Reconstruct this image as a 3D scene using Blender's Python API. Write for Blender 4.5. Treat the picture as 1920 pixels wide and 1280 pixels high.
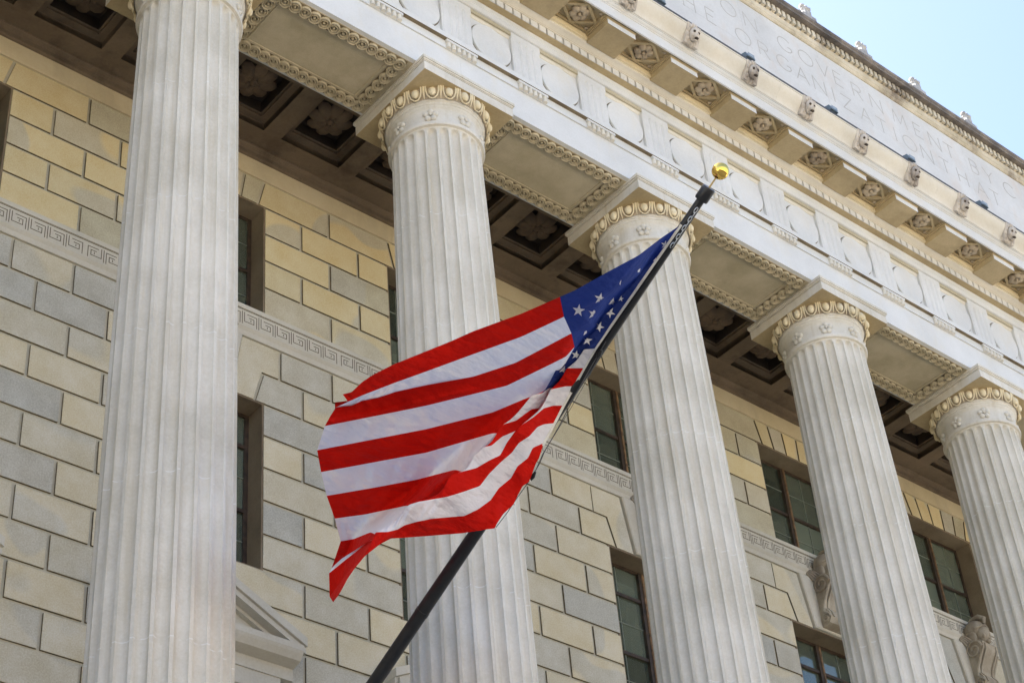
import bpy, bmesh, math, random
import numpy as np
from mathutils import Vector, Matrix
from mathutils.bvhtree import BVHTree
random.seed(7)
R_ = math.radians
scene = bpy.context.scene
for o in list(bpy.data.objects): bpy.data.objects.remove(o)
COL = scene.collection

# ------------------------------------------------------------------ camera, sky, sun, exposure
ZO = 23.2                                    # height of the column capitals above the street
CAM = np.array([-9.2322, -15.7431, ZO - 21.5912])
YAW, PITCH, ROLL = 0.7596, 0.678, -0.0987
_f = np.array([math.cos(PITCH)*math.sin(YAW), math.cos(PITCH)*math.cos(YAW), math.sin(PITCH)])
_r = np.cross(_f, [0, 0, 1]); _r /= np.linalg.norm(_r); _u = np.cross(_r, _f)
_c, _s = math.cos(ROLL), math.sin(ROLL)
RT, UP = _c*_r + _s*_u, -_s*_r + _c*_u
cam_d = bpy.data.cameras.new('camera'); cam = bpy.data.objects.new('camera', cam_d); COL.objects.link(cam)
M4 = Matrix.Identity(4)
for i in range(3): M4[i][0], M4[i][1], M4[i][2], M4[i][3] = RT[i], UP[i], -_f[i], CAM[i]
cam.matrix_world = M4
cam_d.sensor_width = 36; cam_d.lens = 36*3512.9/1920; cam_d.clip_end = 3000; cam_d.clip_start = .1
scene.camera = cam

SUN_EL, SUN_AZ = 52.0, -22.0                  # azimuth measured from +Y towards +X: behind the building, to the left
world = bpy.data.worlds.new('World'); scene.world = world; world.use_nodes = True
nt = world.node_tree; nt.nodes.clear()
sky = nt.nodes.new('ShaderNodeTexSky'); sky.sky_type = 'NISHITA'; sky.sun_disc = False
sky.sun_elevation = R_(SUN_EL); sky.sun_rotation = R_(SUN_AZ); sky.altitude = 20
sky.air_density = 1.0; sky.dust_density = 3.2; sky.ozone_density = 2.5
bg = nt.nodes.new('ShaderNodeBackground'); bg.inputs['Strength'].default_value = 0.105
wo = nt.nodes.new('ShaderNodeOutputWorld')
nt.links.new(sky.outputs[0], bg.inputs[0]); nt.links.new(bg.outputs[0], wo.inputs[0])
sd = bpy.data.lights.new('sun', 'SUN'); sd.energy = 5.0; sd.angle = R_(0.5); sd.color = (1, .94, .84)
sun = bpy.data.objects.new('sun', sd); COL.objects.link(sun)
sv = Vector((math.sin(R_(SUN_AZ))*math.cos(R_(SUN_EL)), math.cos(R_(SUN_AZ))*math.cos(R_(SUN_EL)), math.sin(R_(SUN_EL))))
sun.rotation_euler = sv.to_track_quat('Z', 'Y').to_euler(); sun.location = (0, 60, 80)
scene.view_settings.view_transform = 'Standard'; scene.view_settings.look = 'None'
scene.view_settings.exposure = 2.05; scene.view_settings.gamma = 1
scene.view_settings.use_curve_mapping = False
scene.render.engine = 'CYCLES'
scene.cycles.max_bounces = 8; scene.cycles.diffuse_bounces = 5

# ------------------------------------------------------------------ materials
def new_mat(name):
    m = bpy.data.materials.new(name); m.use_nodes = True
    n = m.node_tree.nodes; b = n['Principled BSDF']
    return m, m.node_tree, n, b
def L(t, a, b): t.links.new(a, b)
def noise(t, vec, scale, detail=4, rough=.55):
    n = t.nodes.new('ShaderNodeTexNoise'); n.inputs['Scale'].default_value = scale
    n.inputs['Detail'].default_value = detail; n.inputs['Roughness'].default_value = rough
    if vec is not None: L(t, vec, n.inputs['Vector'])
    return n.outputs['Fac']
def ramp(t, fac, stops):
    r = t.nodes.new('ShaderNodeValToRGB'); e = r.color_ramp.elements
    e[0].position, e[0].color = stops[0][0], (*stops[0][1], 1)
    e[1].position, e[1].color = stops[-1][0], (*stops[-1][1], 1)
    for p, c in stops[1:-1]:
        x = e.new(p); x.color = (*c, 1)
    L(t, fac, r.inputs[0]); return r.outputs[0]
def mixc(t, fac, a, b, mode='MIX'):
    m = t.nodes.new('ShaderNodeMix'); m.data_type = 'RGBA'; m.blend_type = mode
    for s, v in ((m.inputs['Factor'], fac), (m.inputs[6], a), (m.inputs[7], b)):
        if hasattr(v, 'is_output') or isinstance(v, bpy.types.NodeSocket): L(t, v, s)
        elif isinstance(v, (int, float)): s.default_value = v
        else: s.default_value = (*v, 1)
    return m.outputs[2]
def math_(t, op, a, b=None):
    m = t.nodes.new('ShaderNodeMath'); m.operation = op
    for s, v in ((m.inputs[0], a), (m.inputs[1], b)):
        if v is None: continue
        if isinstance(v, bpy.types.NodeSocket): L(t, v, s)
        else: s.default_value = v
    return m.outputs[0]
def world_pos(t, scale=(1, 1, 1)):
    g = t.nodes.new('ShaderNodeNewGeometry'); mp = t.nodes.new('ShaderNodeMapping')
    mp.inputs['Scale'].default_value = scale; L(t, g.outputs['Position'], mp.inputs['Vector']); return mp.outputs[0]
def bump(t, b, h, strength=.3, dist=.01):
    n = t.nodes.new('ShaderNodeBump'); n.inputs['Strength'].default_value = strength; n.inputs['Distance'].default_value = dist
    L(t, h, n.inputs['Height']); L(t, n.outputs[0], b.inputs['Normal'])
def stone(name, a, b_, stain=None, stain_amt=.5, streak=None, streak_amt=.0, fine=.12, rough=.78, bs=.25, scale=1.0, rand=.08):
    m, t, n, b = new_mat(name)
    p = world_pos(t)
    f = noise(t, p, .9*scale, 5, .6)
    c = ramp(t, f, [(.35, a), (.65, b_)])
    g = noise(t, p, 26*scale, 4, .7)
    c = mixc(t, fine, c, ramp(t, g, [(.3, (.25, .22, .17)), (.7, (.9, .9, .9))]), 'OVERLAY')
    if streak:
        s = noise(t, world_pos(t, (5, 5, .22)), 1.6, 4, .6)
        c = mixc(t, math_(t, 'MULTIPLY', ramp(t, s, [(.5, (0, 0, 0)), (.72, (1, 1, 1))]), streak_amt), c, streak)
    if stain:
        s = noise(t, world_pos(t, (1, 1, .6)), 1.7, 6, .65)
        c = mixc(t, math_(t, 'MULTIPLY', ramp(t, s, [(.52, (0, 0, 0)), (.7, (1, 1, 1))]), stain_amt), c, stain)
    oi = t.nodes.new('ShaderNodeObjectInfo')
    v = math_(t, 'MULTIPLY_ADD', oi.outputs['Random'], 2*rand); v.node.inputs[2].default_value = 1-rand
    hs = t.nodes.new('ShaderNodeHueSaturation'); L(t, c, hs.inputs['Color']); L(t, v, hs.inputs['Value'])
    L(t, hs.outputs[0], b.inputs['Base Color'])
    b.inputs['Roughness'].default_value = rough
    bump(t, b, noise(t, p, 60*scale, 5, .7), bs, .004)
    return m
MAT = {}
MAT['column'] = stone('column_limestone', (.545, .52, .45), (.68, .655, .59), stain=(.50, .46, .38), stain_amt=.32, streak=(.48, .42, .30), streak_amt=.5, rand=.02)
MAT['entab'] = stone('pale_limestone', (.60, .61, .605), (.69, .70, .695), stain=(.66, .61, .50), stain_amt=.35, rand=.02)
MAT['cream'] = stone('cream_limestone', (.68, .585, .38), (.77, .68, .48), stain=(.50, .43, .29), stain_amt=.4, rand=.03)
MAT['duncream'] = stone('dun_limestone', (.40, .36, .25), (.50, .45, .33), rand=.03)
MAT['palecream'] = stone('pale_cream_limestone', (.63, .60, .52), (.73, .70, .62), stain=(.60, .52, .38), stain_amt=.3, rand=.03)
MAT['tan'] = stone('bounce_tinted_limestone', (.37, .295, .165), (.48, .39, .235), stain=(.26, .20, .11), stain_amt=.45, rand=.05)  # warm tone of bounced light on undersides is put into this stone colour
MAT['carved'] = stone('soot_touched_carving', (.36, .29, .20), (.50, .43, .32), stain=(.16, .12, .08), stain_amt=.7, scale=3, rand=.05)
MAT['guilloche'] = stone('carved_soffit_stone', (.42, .37, .25), (.53, .47, .34), stain=(.30, .25, .16), stain_amt=.4, scale=2, rand=.03)
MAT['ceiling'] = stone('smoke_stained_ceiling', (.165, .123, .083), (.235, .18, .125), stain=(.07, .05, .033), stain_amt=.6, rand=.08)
MAT['ceiling_dark'] = stone('near_black_recess', (.045, .034, .026), (.085, .062, .042), stain=(.03, .022, .018), stain_amt=.6, rand=.05)  # near-black colour of the coffer recesses and lion eyes and mouths
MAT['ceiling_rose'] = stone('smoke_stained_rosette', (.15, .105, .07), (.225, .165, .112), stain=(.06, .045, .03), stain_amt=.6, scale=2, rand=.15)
MAT['attic'] = stone('attic_marble', (.55, .555, .545), (.65, .655, .645), stain=(.60, .53, .46), stain_amt=.55, scale=.8, rand=.02)
MAT['letter'] = stone('incised_letter_shade', (.40, .385, .355), (.47, .455, .43), rand=.02)
MAT['blackbed'] = stone('near_black_dentil_bed', (.035, .034, .034), (.09, .08, .065), rand=.03)  # near-black bed showing between the attic dentils
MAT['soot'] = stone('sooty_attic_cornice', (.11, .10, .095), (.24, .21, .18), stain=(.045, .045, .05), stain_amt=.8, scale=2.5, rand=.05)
MAT['sootlight'] = stone('part_sooty_stone', (.48, .43, .32), (.64, .59, .48), stain=(.16, .12, .09), stain_amt=.85, scale=2.5, rand=.05)
MAT['lion'] = stone('weathered_lion_stone', (.46, .41, .35), (.62, .57, .50), stain=(.11, .09, .08), stain_amt=.95, scale=5, rand=.06)
MAT['ornament'] = stone('grey_roof_ornament_stone', (.30, .30, .30), (.46, .46, .45), stain=(.14, .14, .15), stain_amt=.7, scale=5, rand=.08)
MAT['band'] = stone('pale_band_stone', (.58, .55, .47), (.68, .645, .56), rand=.02)
MAT['bust'] = stone('keystone_carving_stone', (.34, .29, .22), (.50, .45, .36), stain=(.17, .13, .10), stain_amt=.6, scale=3, rand=.03)

def block_mat(name, warm):
    m, t, n, b = new_mat(name)
    oi = t.nodes.new('ShaderNodeObjectInfo'); p = world_pos(t)
    off = t.nodes.new('ShaderNodeVectorMath'); off.operation = 'MULTIPLY_ADD'
    cmb = t.nodes.new('ShaderNodeCombineXYZ')
    for i in range(3): L(t, oi.outputs['Random'], cmb.inputs[i])
    L(t, cmb.outputs[0], off.inputs[0]); off.inputs[1].default_value = (37, 11, 53); L(t, p, off.inputs[2])
    base = ramp(t, oi.outputs['Random'], [(0, (.53, .53, .48)), (.14, (.56, .545, .48)), (.24, (.64, .60, .49)), (.45, (.72, .65, .49)), (.75, (.76, .67, .48)), (1, (.79, .70, .51))])
    base = mixc(t, 1.0, base, warm, 'MULTIPLY')
    # bluish veins with a clean border that some stones show
    s = noise(t, off.outputs[0], .55, 1.2, .4)
    e = ramp(t, s, [(.555, (0, 0, 0)), (.575, (1, 1, 1))])
    base = mixc(t, math_(t, 'MULTIPLY', e, .62), base, (.53, .525, .48))
    f = noise(t, off.outputs[0], 2.2, 6, .65)
    base = mixc(t, .42, base, ramp(t, f, [(.3, (.34, .31, .25)), (.7, (.72, .70, .66))]), 'OVERLAY')
    dots = noise(t, p, 45, 3, .6)
    base = mixc(t, .24, base, ramp(t, dots, [(.35, (.2, .18, .14)), (.65, (.85, .85, .83))]), 'OVERLAY')
    L(t, base, b.inputs['Base Color']); b.inputs['Roughness'].default_value = .8
    bump(t, b, noise(t, p, 70, 4, .7), .3, .004)
    return m
MAT['block'] = block_mat('lower_ashlar_stone', (.93, .945, .99)); MAT['block_glow'] = block_mat('upper_ashlar_glow_tint', (1.0, .96, .83))  # upper courses yellower: the glow of bounced light is put into their colour
def plain(name, col, rough=.6, metal=0, nz=.1, scale=20, bs=.1):
    m, t, n, b = new_mat(name)
    f = noise(t, world_pos(t), scale, 4)
    L(t, ramp(t, f, [(.3, tuple(c*(1-nz) for c in col)), (.7, tuple(min(1, c*(1+nz)) for c in col))]), b.inputs['Base Color'])
    b.inputs['Roughness'].default_value = rough; b.inputs['Metallic'].default_value = metal
    if bs: bump(t, b, f, bs, .002)
    return m
MAT['joint'] = plain('dirt_and_shade_in_joints', (.15, .12, .065), .95, nz=.35)
MAT['dirtshade'] = stone('dirt_and_shade_ground', (.13, .10, .06), (.24, .195, .12), scale=3, rand=.05)  # dirt, and shade put into the colour behind the guilloche rings
MAT['groovefloor'] = stone('pointed_joint_stone', (.50, .47, .37), (.60, .56, .45), rand=.02)
MAT['groove'] = plain('dark_incised_lines', (.17, .145, .10), .95, nz=.25)  # dark strips drawn for the key lines and plaque rims
MAT['pole'] = plain('black_painted_pole', (.012, .013, .015), .38, nz=.4, scale=9)
MAT['gold'] = plain('gilded_ball', (1.0, .64, .15), .06, 1, nz=.05, scale=30, bs=0)
MAT['brass'] = plain('brass_rod', (.55, .42, .2), .35, 1)
MAT['rope'] = plain('pale_halyard_rope', (.55, .56, .55), .8)
MAT['darkrope'] = plain('dark_halyard_rope', (.10, .11, .12), .7)
MAT['chain'] = plain('galvanised_chain', (.65, .68, .70), .35, .6)
MAT['plastic'] = plain('white_snap_hook', (.75, .70, .68), .4)
MAT['lead'] = plain('dark_lead_gutter', (.06, .06, .068), .6, nz=.3)
MAT['lampbox'] = plain('blue_grey_lamp_housing', (.13, .18, .22), .45, .3)
MAT['lampglass'] = plain('lamp_lens', (.30, .36, .40), .12)
MAT['frame'] = plain('dark_bronze_window_frame', (.05, .032, .02), .55, nz=.5, scale=8)
MAT['rust'] = plain('rusty_brown_mullion', (.20, .12, .06), .7, nz=.5, scale=10)
MAT['muntin'] = plain('pale_glazing_bar', (.20, .22, .18), .6)
MAT['blind'] = plain('slatted_blind', (.45, .52, .46), .6)
MAT['room'] = plain('unlit_room', (.42, .46, .36), .9)
MAT['ochre'] = plain('ochre_sealant_strip', (.38, .30, .12), .8, nz=.4, scale=14)
MAT['heading'] = plain('canvas_heading', (.62, .63, .60), .8)
MAT['asphalt'] = plain('asphalt', (.055, .055, .055), .9, nz=.2, scale=3)
MAT['paving'] = plain('concrete_paving', (.40, .355, .285), .9, nz=.12, scale=1)
MAT['podium'] = stone('podium_granite', (.42, .40, .36), (.5, .48, .43), rand=.02)
def glass_mat():
    m, t, n, b = new_mat('window_glass')
    out = n['Material Output']; n.remove(b)
    tr = t.nodes.new('ShaderNodeBsdfTransparent'); tr.inputs[0].default_value = (.62, .74, .66, 1)
    gl = t.nodes.new('ShaderNodeBsdfGlossy'); gl.inputs['Roughness'].default_value = .02; gl.inputs[0].default_value = (.85, .95, .92, 1)
    nz = noise(t, world_pos(t), 1.3, 2); bn = t.nodes.new('ShaderNodeBump'); bn.inputs['Strength'].default_value = .25; bn.inputs['Distance'].default_value = .02
    L(t, nz, bn.inputs['Height']); L(t, bn.outputs[0], gl.inputs['Normal'])
    fr = t.nodes.new('ShaderNodeFresnel'); fr.inputs[0].default_value = 1.6
    df = t.nodes.new('ShaderNodeBsdfDiffuse'); df.inputs[0].default_value = (.30, .36, .28, 1)
    m0 = t.nodes.new('ShaderNodeMixShader'); oi = t.nodes.new('ShaderNodeObjectInfo'); k_ = math_(t, 'MULTIPLY_ADD', oi.outputs['Random'], .38); k_.node.inputs[2].default_value = .16; L(t, k_, m0.inputs[0]); L(t, tr.outputs[0], m0.inputs[1]); L(t, df.outputs[0], m0.inputs[2])
    mx = t.nodes.new('ShaderNodeMixShader'); L(t, math_(t, 'MULTIPLY_ADD', fr.outputs[0], 1.0), mx.inputs[0])
    mx.inputs[0].links[0].from_node.inputs[2].default_value = .05
    L(t, m0.outputs[0], mx.inputs[1]); L(t, gl.outputs[0], mx.inputs[2]); L(t, mx.outputs[0], out.inputs[0])
    return m
MAT['glass'] = glass_mat()
def cloth(name, col, dark):
    m, t, n, b = new_mat(name)
    out = n['Material Output']; p = world_pos(t)
    f = noise(t, p, 3, 5, .6)
    c = ramp(t, f, [(.3, dark), (.7, col)])
    L(t, c, b.inputs['Base Color']); b.inputs['Roughness'].default_value = .75
    b.inputs['Specular IOR Level'].default_value = .15
    tl = t.nodes.new('ShaderNodeBsdfTranslucent'); L(t, c, tl.inputs[0])
    mx = t.nodes.new('ShaderNodeMixShader'); mx.inputs[0].default_value = .30
    # crumples and puckers running across the stripes
    w = noise(t, world_pos(t, (1.0, 2.4, 1.6)), 4.0, 3, .5)
    w2 = noise(t, p, 90, 2, .5)
    h = math_(t, 'MULTIPLY_ADD', w2, .02); L(t, w, h.node.inputs[2])
    bn = t.nodes.new('ShaderNodeBump'); bn.inputs['Strength'].default_value = .9; bn.inputs['Distance'].default_value = .06
    L(t, h, bn.inputs['Height']); L(t, bn.outputs[0], b.inputs['Normal']); L(t, bn.outputs[0], tl.inputs['Normal'])
    L(t, b.outputs[0], mx.inputs[1]); L(t, tl.outputs[0], mx.inputs[2]); L(t, mx.outputs[0], out.inputs[0])
    return m
MAT['red'] = cloth('red_flag_cloth', (.65, .009, .003), (.54, .006, .003))
MAT['white'] = cloth('white_flag_cloth', (.84, .85, .90), (.78, .79, .85))
MAT['blue'] = cloth('navy_flag_cloth', (.022, .045, .22), (.016, .034, .17))
MAT['star'] = cloth('white_star_cloth', (.90, .90, .90), (.86, .86, .86))

# ------------------------------------------------------------------ helpers
def P(x, y, z): return (x, y, z + ZO)
class MB:
    def __init__(s): s.v = []; s.f = []
    def quadbox(s, p):                        # eight corners, bottom four then top four
        o = len(s.v); s.v += p
        s.f += [(o+3, o+2, o+1, o), (o+4, o+5, o+6, o+7), (o, o+1, o+5, o+4), (o+1, o+2, o+6, o+5), (o+2, o+3, o+7, o+6), (o+3, o, o+4, o+7)]
        return s
    def box(s, x0, x1, y0, y1, z0, z1):
        return s.quadbox([(x0, y0, z0), (x1, y0, z0), (x1, y1, z0), (x0, y1, z0), (x0, y0, z1), (x1, y0, z1), (x1, y1, z1), (x0, y1, z1)])
    def prof_x(s, pr, x0, x1):                # closed profile of (y, z), front (-y) first, counter-clockwise irrelevant
        o = len(s.v); n = len(pr)
        s.v += [(x0, y, z) for y, z in pr] + [(x1, y, z) for y, z in pr]
        s.f += [(o+i, o+(i+1) % n, o+n+(i+1) % n, o+n+i) for i in range(n)] + [tuple(o+i for i in range(n))[::-1], tuple(o+n+i for i in range(n))]
        return s
    def slab(s, poly, y0, y1, ch=0.0):        # polygon in x, z; front face at y0, back at y1, chamfered front edge
        n = len(poly); cx = sum(p[0] for p in poly)/n; cz = sum(p[1] for p in poly)/n
        o = len(s.v)
        if ch:
            inn = []
            for i in range(n):
                a, b, c = poly[i-1], poly[i], poly[(i+1) % n]
                def nrm(p, q):
                    dx, dz = q[0]-p[0], q[1]-p[1]; l = math.hypot(dx, dz) or 1; nx, nz = -dz/l, dx/l
                    mx, mz = (p[0]+q[0])/2, (p[1]+q[1])/2
                    area = sum(poly[j][0]*poly[(j+1) % n][1]-poly[(j+1) % n][0]*poly[j][1] for j in range(n))
                    return (nx, nz) if area > 0 else (-nx, -nz)
                n1, n2 = nrm(a, b), nrm(b, c); d = 1+n1[0]*n2[0]+n1[1]*n2[1]
                inn.append((b[0]+ch*(n1[0]+n2[0])/d, b[1]+ch*(n1[1]+n2[1])/d))
            s.v += [(x, y0, z) for x, z in inn] + [(x, y0+ch, z) for x, z in poly] + [(x, y1, z) for x, z in poly]
            s.f += [tuple(o+i for i in range(n))]
            for k in (0, n): s.f += [(o+k+i, o+k+n+i, o+k+n+(i+1) % n, o+k+(i+1) % n) for i in range(n)]
        else:
            s.v += [(x, y0, z) for x, z in poly] + [(x, y1, z) for x, z in poly]
            s.f += [tuple(o+i for i in range(n)), tuple(o+n+i for i in range(n))[::-1]]
            s.f += [(o+i, o+n+i, o+n+(i+1) % n, o+(i+1) % n) for i in range(n)]
        return s
    def lathe(s, pr, seg=48, c=(0, 0), cap=True):      # profile of (r, z)
        o = len(s.v); n = len(pr)
        for r, z in pr:
            for k in range(seg):
                a = 2*math.pi*k/seg; s.v.append((c[0]+r*math.cos(a), c[1]+r*math.sin(a), z))
        for i in range(n-1):
            for k in range(seg):
                k2 = (k+1) % seg; s.f.append((o+i*seg+k, o+i*seg+k2, o+(i+1)*seg+k2, o+(i+1)*seg+k))
        if cap: s.f += [tuple(o+k for k in range(seg))[::-1], tuple(o+(n-1)*seg+k for k in range(seg))]
        return s
    def blob(s, c, r, seg=10, rings=6, M=None):
        o = len(s.v); c = Vector(c)
        for i in range(rings+1):
            t = math.pi*i/rings
            for k in range(seg):
                a = 2*math.pi*k/seg
                q = Vector((r[0]*math.sin(t)*math.cos(a), r[1]*math.sin(t)*math.sin(a), r[2]*math.cos(t)))
                if M: q = M @ q
                s.v.append(tuple(c+q))
        for i in range(rings):
            for k in range(seg):
                k2 = (k+1) % seg; s.f.append((o+i*seg+k, o+(i+1)*seg+k, o+(i+1)*seg+k2, o+i*seg+k2))
        return s
    def tube(s, pts, rad, seg=8, closed=False, up=None):
        pts = [Vector(p) for p in pts]; n = len(pts); o = len(s.v)
        rad = rad if hasattr(rad, '__len__') else [rad]*n
        nv = None
        for i, p in enumerate(pts):
            d = (pts[(i+1) % n if closed else min(i+1, n-1)]-pts[(i-1) if (closed or i) else 0]).normalized()
            if nv is None: nv = d.orthogonal().normalized() if up is None else (Vector(up)-d*d.dot(Vector(up))).normalized()
            nv = (nv-d*nv.dot(d)).normalized(); bv = d.cross(nv)
            for k in range(seg):
                a = 2*math.pi*k/seg; s.v.append(tuple(p+rad[i]*(math.cos(a)*nv+math.sin(a)*bv)))
        m = n if closed else n-1
        for i in range(m):
            i2 = (i+1) % n
            for k in range(seg):
                k2 = (k+1) % seg; s.f.append((o+i*seg+k, o+i*seg+k2, o+i2*seg+k2, o+i2*seg+k))
        if not closed: s.f += [tuple(o+k for k in range(seg))[::-1], tuple(o+(n-1)*seg+k for k in range(seg))]
        return s
    def xf(s, M, start=0):
        s.v[start:] = [tuple(M @ Vector(p)) for p in s.v[start:]]; return s
    def mesh(s, name, mat, smooth=None, shift=(0, 0, 0)):
        me = bpy.data.meshes.new(name)
        me.from_pydata([(a-shift[0], b-shift[1], c-shift[2]) for a, b, c in s.v], [], s.f)
        me.materials.append(MAT[mat] if isinstance(mat, str) else mat)
        bm = bmesh.new(); bm.from_mesh(me); bmesh.ops.recalc_face_normals(bm, faces=bm.faces); bm.to_mesh(me); bm.free()
        if smooth is not None:
            me.polygons.foreach_set('use_smooth', [True]*len(me.polygons))
            if smooth < 179: me.set_sharp_from_angle(angle=R_(smooth))
        me.update(); return me
def put(name, me, parent=None, at=(0, 0, 0), rot=None, scale=None):
    o = bpy.data.objects.new(name, me); COL.objects.link(o)
    a = Vector(at)
    if parent is not None:
        o.parent = parent; q = parent
        while q is not None: a = a-Vector(q.location); q = q.parent
    o.location = a
    if rot: o.rotation_euler = rot
    if scale: o.scale = scale
    return o
def thing(name, label, cat, at=(0, 0, 0), group=None):
    o = bpy.data.objects.new(name, None); COL.objects.link(o); o.location = at; o.empty_display_size = .3
    o['label'] = label; o['category'] = cat
    if group: o['group'] = group
    return o
def part(name, mb, mat, parent, at=None, smooth=None):     # mesh written in building coordinates
    """mb holds x, y, z relative to the capital level; the object's origin goes to `at`"""
    if at is None:
        xs = list(zip(*mb.v)); at = tuple((min(c)+max(c))/2 for c in xs)
    me = mb.mesh(name, mat, smooth, shift=at)
    return put(name, me, parent, P(*at))
def structure(o): o['kind'] = 'structure'; return o
def stuff(o): o['kind'] = 'stuff'; return o

# ------------------------------------------------------------------ ground
g = MB().box(-600, 600, -600, 600, -.5, 0); me = g.mesh('ground', 'paving'); structure(put('ground', me))
structure(put('road', MB().box(-300, 300, -34, -20, .0, .004).mesh('road', 'asphalt')))
kb = MB().box(-300, 300, -20, -19.8, 0, .13).mesh('kerb', 'paving'); structure(put('kerb', kb))
kb = MB().box(-300, 300, -34.2, -34, 0, .13).mesh('kerb', 'paving'); structure(put('kerb', kb))

ob = bpy.data.objects.new('facing_building', None); COL.objects.link(ob); ob.location = (20, -62, 0)
ob['label'] = 'sunlit sandstone office building on the other side of the street'; ob['category'] = 'building'
MAT['sand'] = stone('sandstone_facade', (.36, .32, .255), (.44, .39, .315), rand=.02)
me = MB().box(-70, 110, -80, -55, 0, 22).box(-70.5, 110.5, -80.5, -54.4, 22, 23.2).mesh('facade', 'sand', shift=(20, -62, 0)); put('facade', me, ob, (20, -62, 0))
wm = MB().box(-1, 1, -.02, .02, -1.5, 1.5).mesh('window', 'lead')
for i in range(-13, 22):
    for j in range(4): put('window', wm, ob, (5*i, -54.97, 3.5+5*j))

# ------------------------------------------------------------------ podium under the colonnade
ZB = -13.2
pod = thing('podium', 'pale granite podium that carries the row of columns', 'podium', (11, 0, 0))
mb = MB().box(-22, 46, -1.25, 9, -ZO, ZB-.35).box(-22, 46, -1.4, 9.01, ZB-.35, ZB); part('podium_body', mb, 'podium', pod)

# ------------------------------------------------------------------ back wall of the portico
YW = 2.8; CW = [2.18+4.5*k for k in range(-2, 7)]; X0W, X1W = -9, 32.6
wall = thing('ashlar_wall', 'cream and grey ashlar stone wall with windows behind the columns', 'wall', (11, 3, ZO+ZB))
JW = .050
def blockpart(poly, name='stone_block', mat=None, y=YW, parent=wall, ch=.007):
    mat = mat or ('block_glow' if poly[0][1] > -3 else 'block')
    g = JW/2; n = len(poly)
    mb = MB(); 
    # shrink polygon by half a joint
    area = sum(poly[j][0]*poly[(j+1) % n][1]-poly[(j+1) % n][0]*poly[j][1] for j in range(n))
    sg = 1 if area > 0 else -1; q = []
    for i in range(n):
        a, b, c = poly[i-1], poly[i], poly[(i+1) % n]
        def nr(p_, q_):
            dx, dz = q_[0]-p_[0], q_[1]-p_[1]; l = math.hypot(dx, dz); return (-dz/l*sg, dx/l*sg)
        n1, n2 = nr(a, b), nr(b, c); d = 1+n1[0]*n2[0]+n1[1]*n2[1]
        q.append((b[0]+g*(n1[0]+n2[0])/d, b[1]+g*(n1[1]+n2[1])/d))
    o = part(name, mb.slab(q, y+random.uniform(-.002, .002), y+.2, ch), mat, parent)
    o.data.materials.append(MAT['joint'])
    for f in o.data.polygons:                  # grime and joint shade coloured onto block returns, never on the face
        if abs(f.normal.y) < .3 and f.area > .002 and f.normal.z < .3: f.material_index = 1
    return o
def rect(x0, x1, z0, z1): return [(x0, z0), (x1, z0), (x1, z1), (x0, z1)]
core = MB()
ZT = [-.03, -.61, -1.18, -1.745, -2.31, -2.88]
ZL = [-3.45-.5725*i for i in range(17)]; ZL[-1] = ZB
for c in CW:                                   # the wall's core behind the blocks, pierced by the windows
    core.box(c+1.045, c+3.455, YW+.034, YW+.5, ZB, .0)
    core.box(c-1.045, c+1.045, YW+.034, YW+.5, -.575, .0); core.box(c-1.045, c+1.045, YW+.034, YW+.5, -4.56, -2.915)
    core.box(c-1.045, c+1.045, YW+.034, YW+.5, ZB, -7.495)
part('joint_core', core, 'groovefloor', wall)
VT = [-1.0, -.62, -.21, .21, .62, 1.0]; VB = [-.87, -.54, -.18, .18, .54, .87]
vis = lambda x: -3.5 < x < 25.5
for c in CW:
    if not vis(c+2.3): continue
    # course with the flat arch
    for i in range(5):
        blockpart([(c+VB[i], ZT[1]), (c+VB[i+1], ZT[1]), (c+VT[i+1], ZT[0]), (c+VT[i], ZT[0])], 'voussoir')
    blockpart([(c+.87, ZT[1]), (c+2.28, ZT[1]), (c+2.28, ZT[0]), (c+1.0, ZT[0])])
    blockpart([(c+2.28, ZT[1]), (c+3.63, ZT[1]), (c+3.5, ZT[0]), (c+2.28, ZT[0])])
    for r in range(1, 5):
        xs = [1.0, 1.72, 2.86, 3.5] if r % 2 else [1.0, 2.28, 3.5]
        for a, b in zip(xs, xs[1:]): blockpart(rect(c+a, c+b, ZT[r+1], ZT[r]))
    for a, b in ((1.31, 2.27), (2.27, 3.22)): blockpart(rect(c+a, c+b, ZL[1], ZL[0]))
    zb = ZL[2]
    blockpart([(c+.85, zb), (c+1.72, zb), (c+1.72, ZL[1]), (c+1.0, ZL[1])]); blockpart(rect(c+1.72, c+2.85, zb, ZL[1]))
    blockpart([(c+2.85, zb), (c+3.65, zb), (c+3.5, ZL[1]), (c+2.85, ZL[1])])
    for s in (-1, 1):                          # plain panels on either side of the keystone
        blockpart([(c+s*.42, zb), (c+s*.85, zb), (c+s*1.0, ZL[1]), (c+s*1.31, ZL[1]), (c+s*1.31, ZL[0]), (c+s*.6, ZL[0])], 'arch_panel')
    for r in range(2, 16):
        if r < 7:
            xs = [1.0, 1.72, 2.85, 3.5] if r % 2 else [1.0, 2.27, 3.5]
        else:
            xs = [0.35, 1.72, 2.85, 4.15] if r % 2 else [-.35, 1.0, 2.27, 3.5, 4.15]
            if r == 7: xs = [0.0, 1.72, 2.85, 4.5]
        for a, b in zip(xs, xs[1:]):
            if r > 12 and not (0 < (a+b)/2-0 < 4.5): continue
            blockpart(rect(c+a, c+b, ZL[r+1], ZL[r]))
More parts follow.
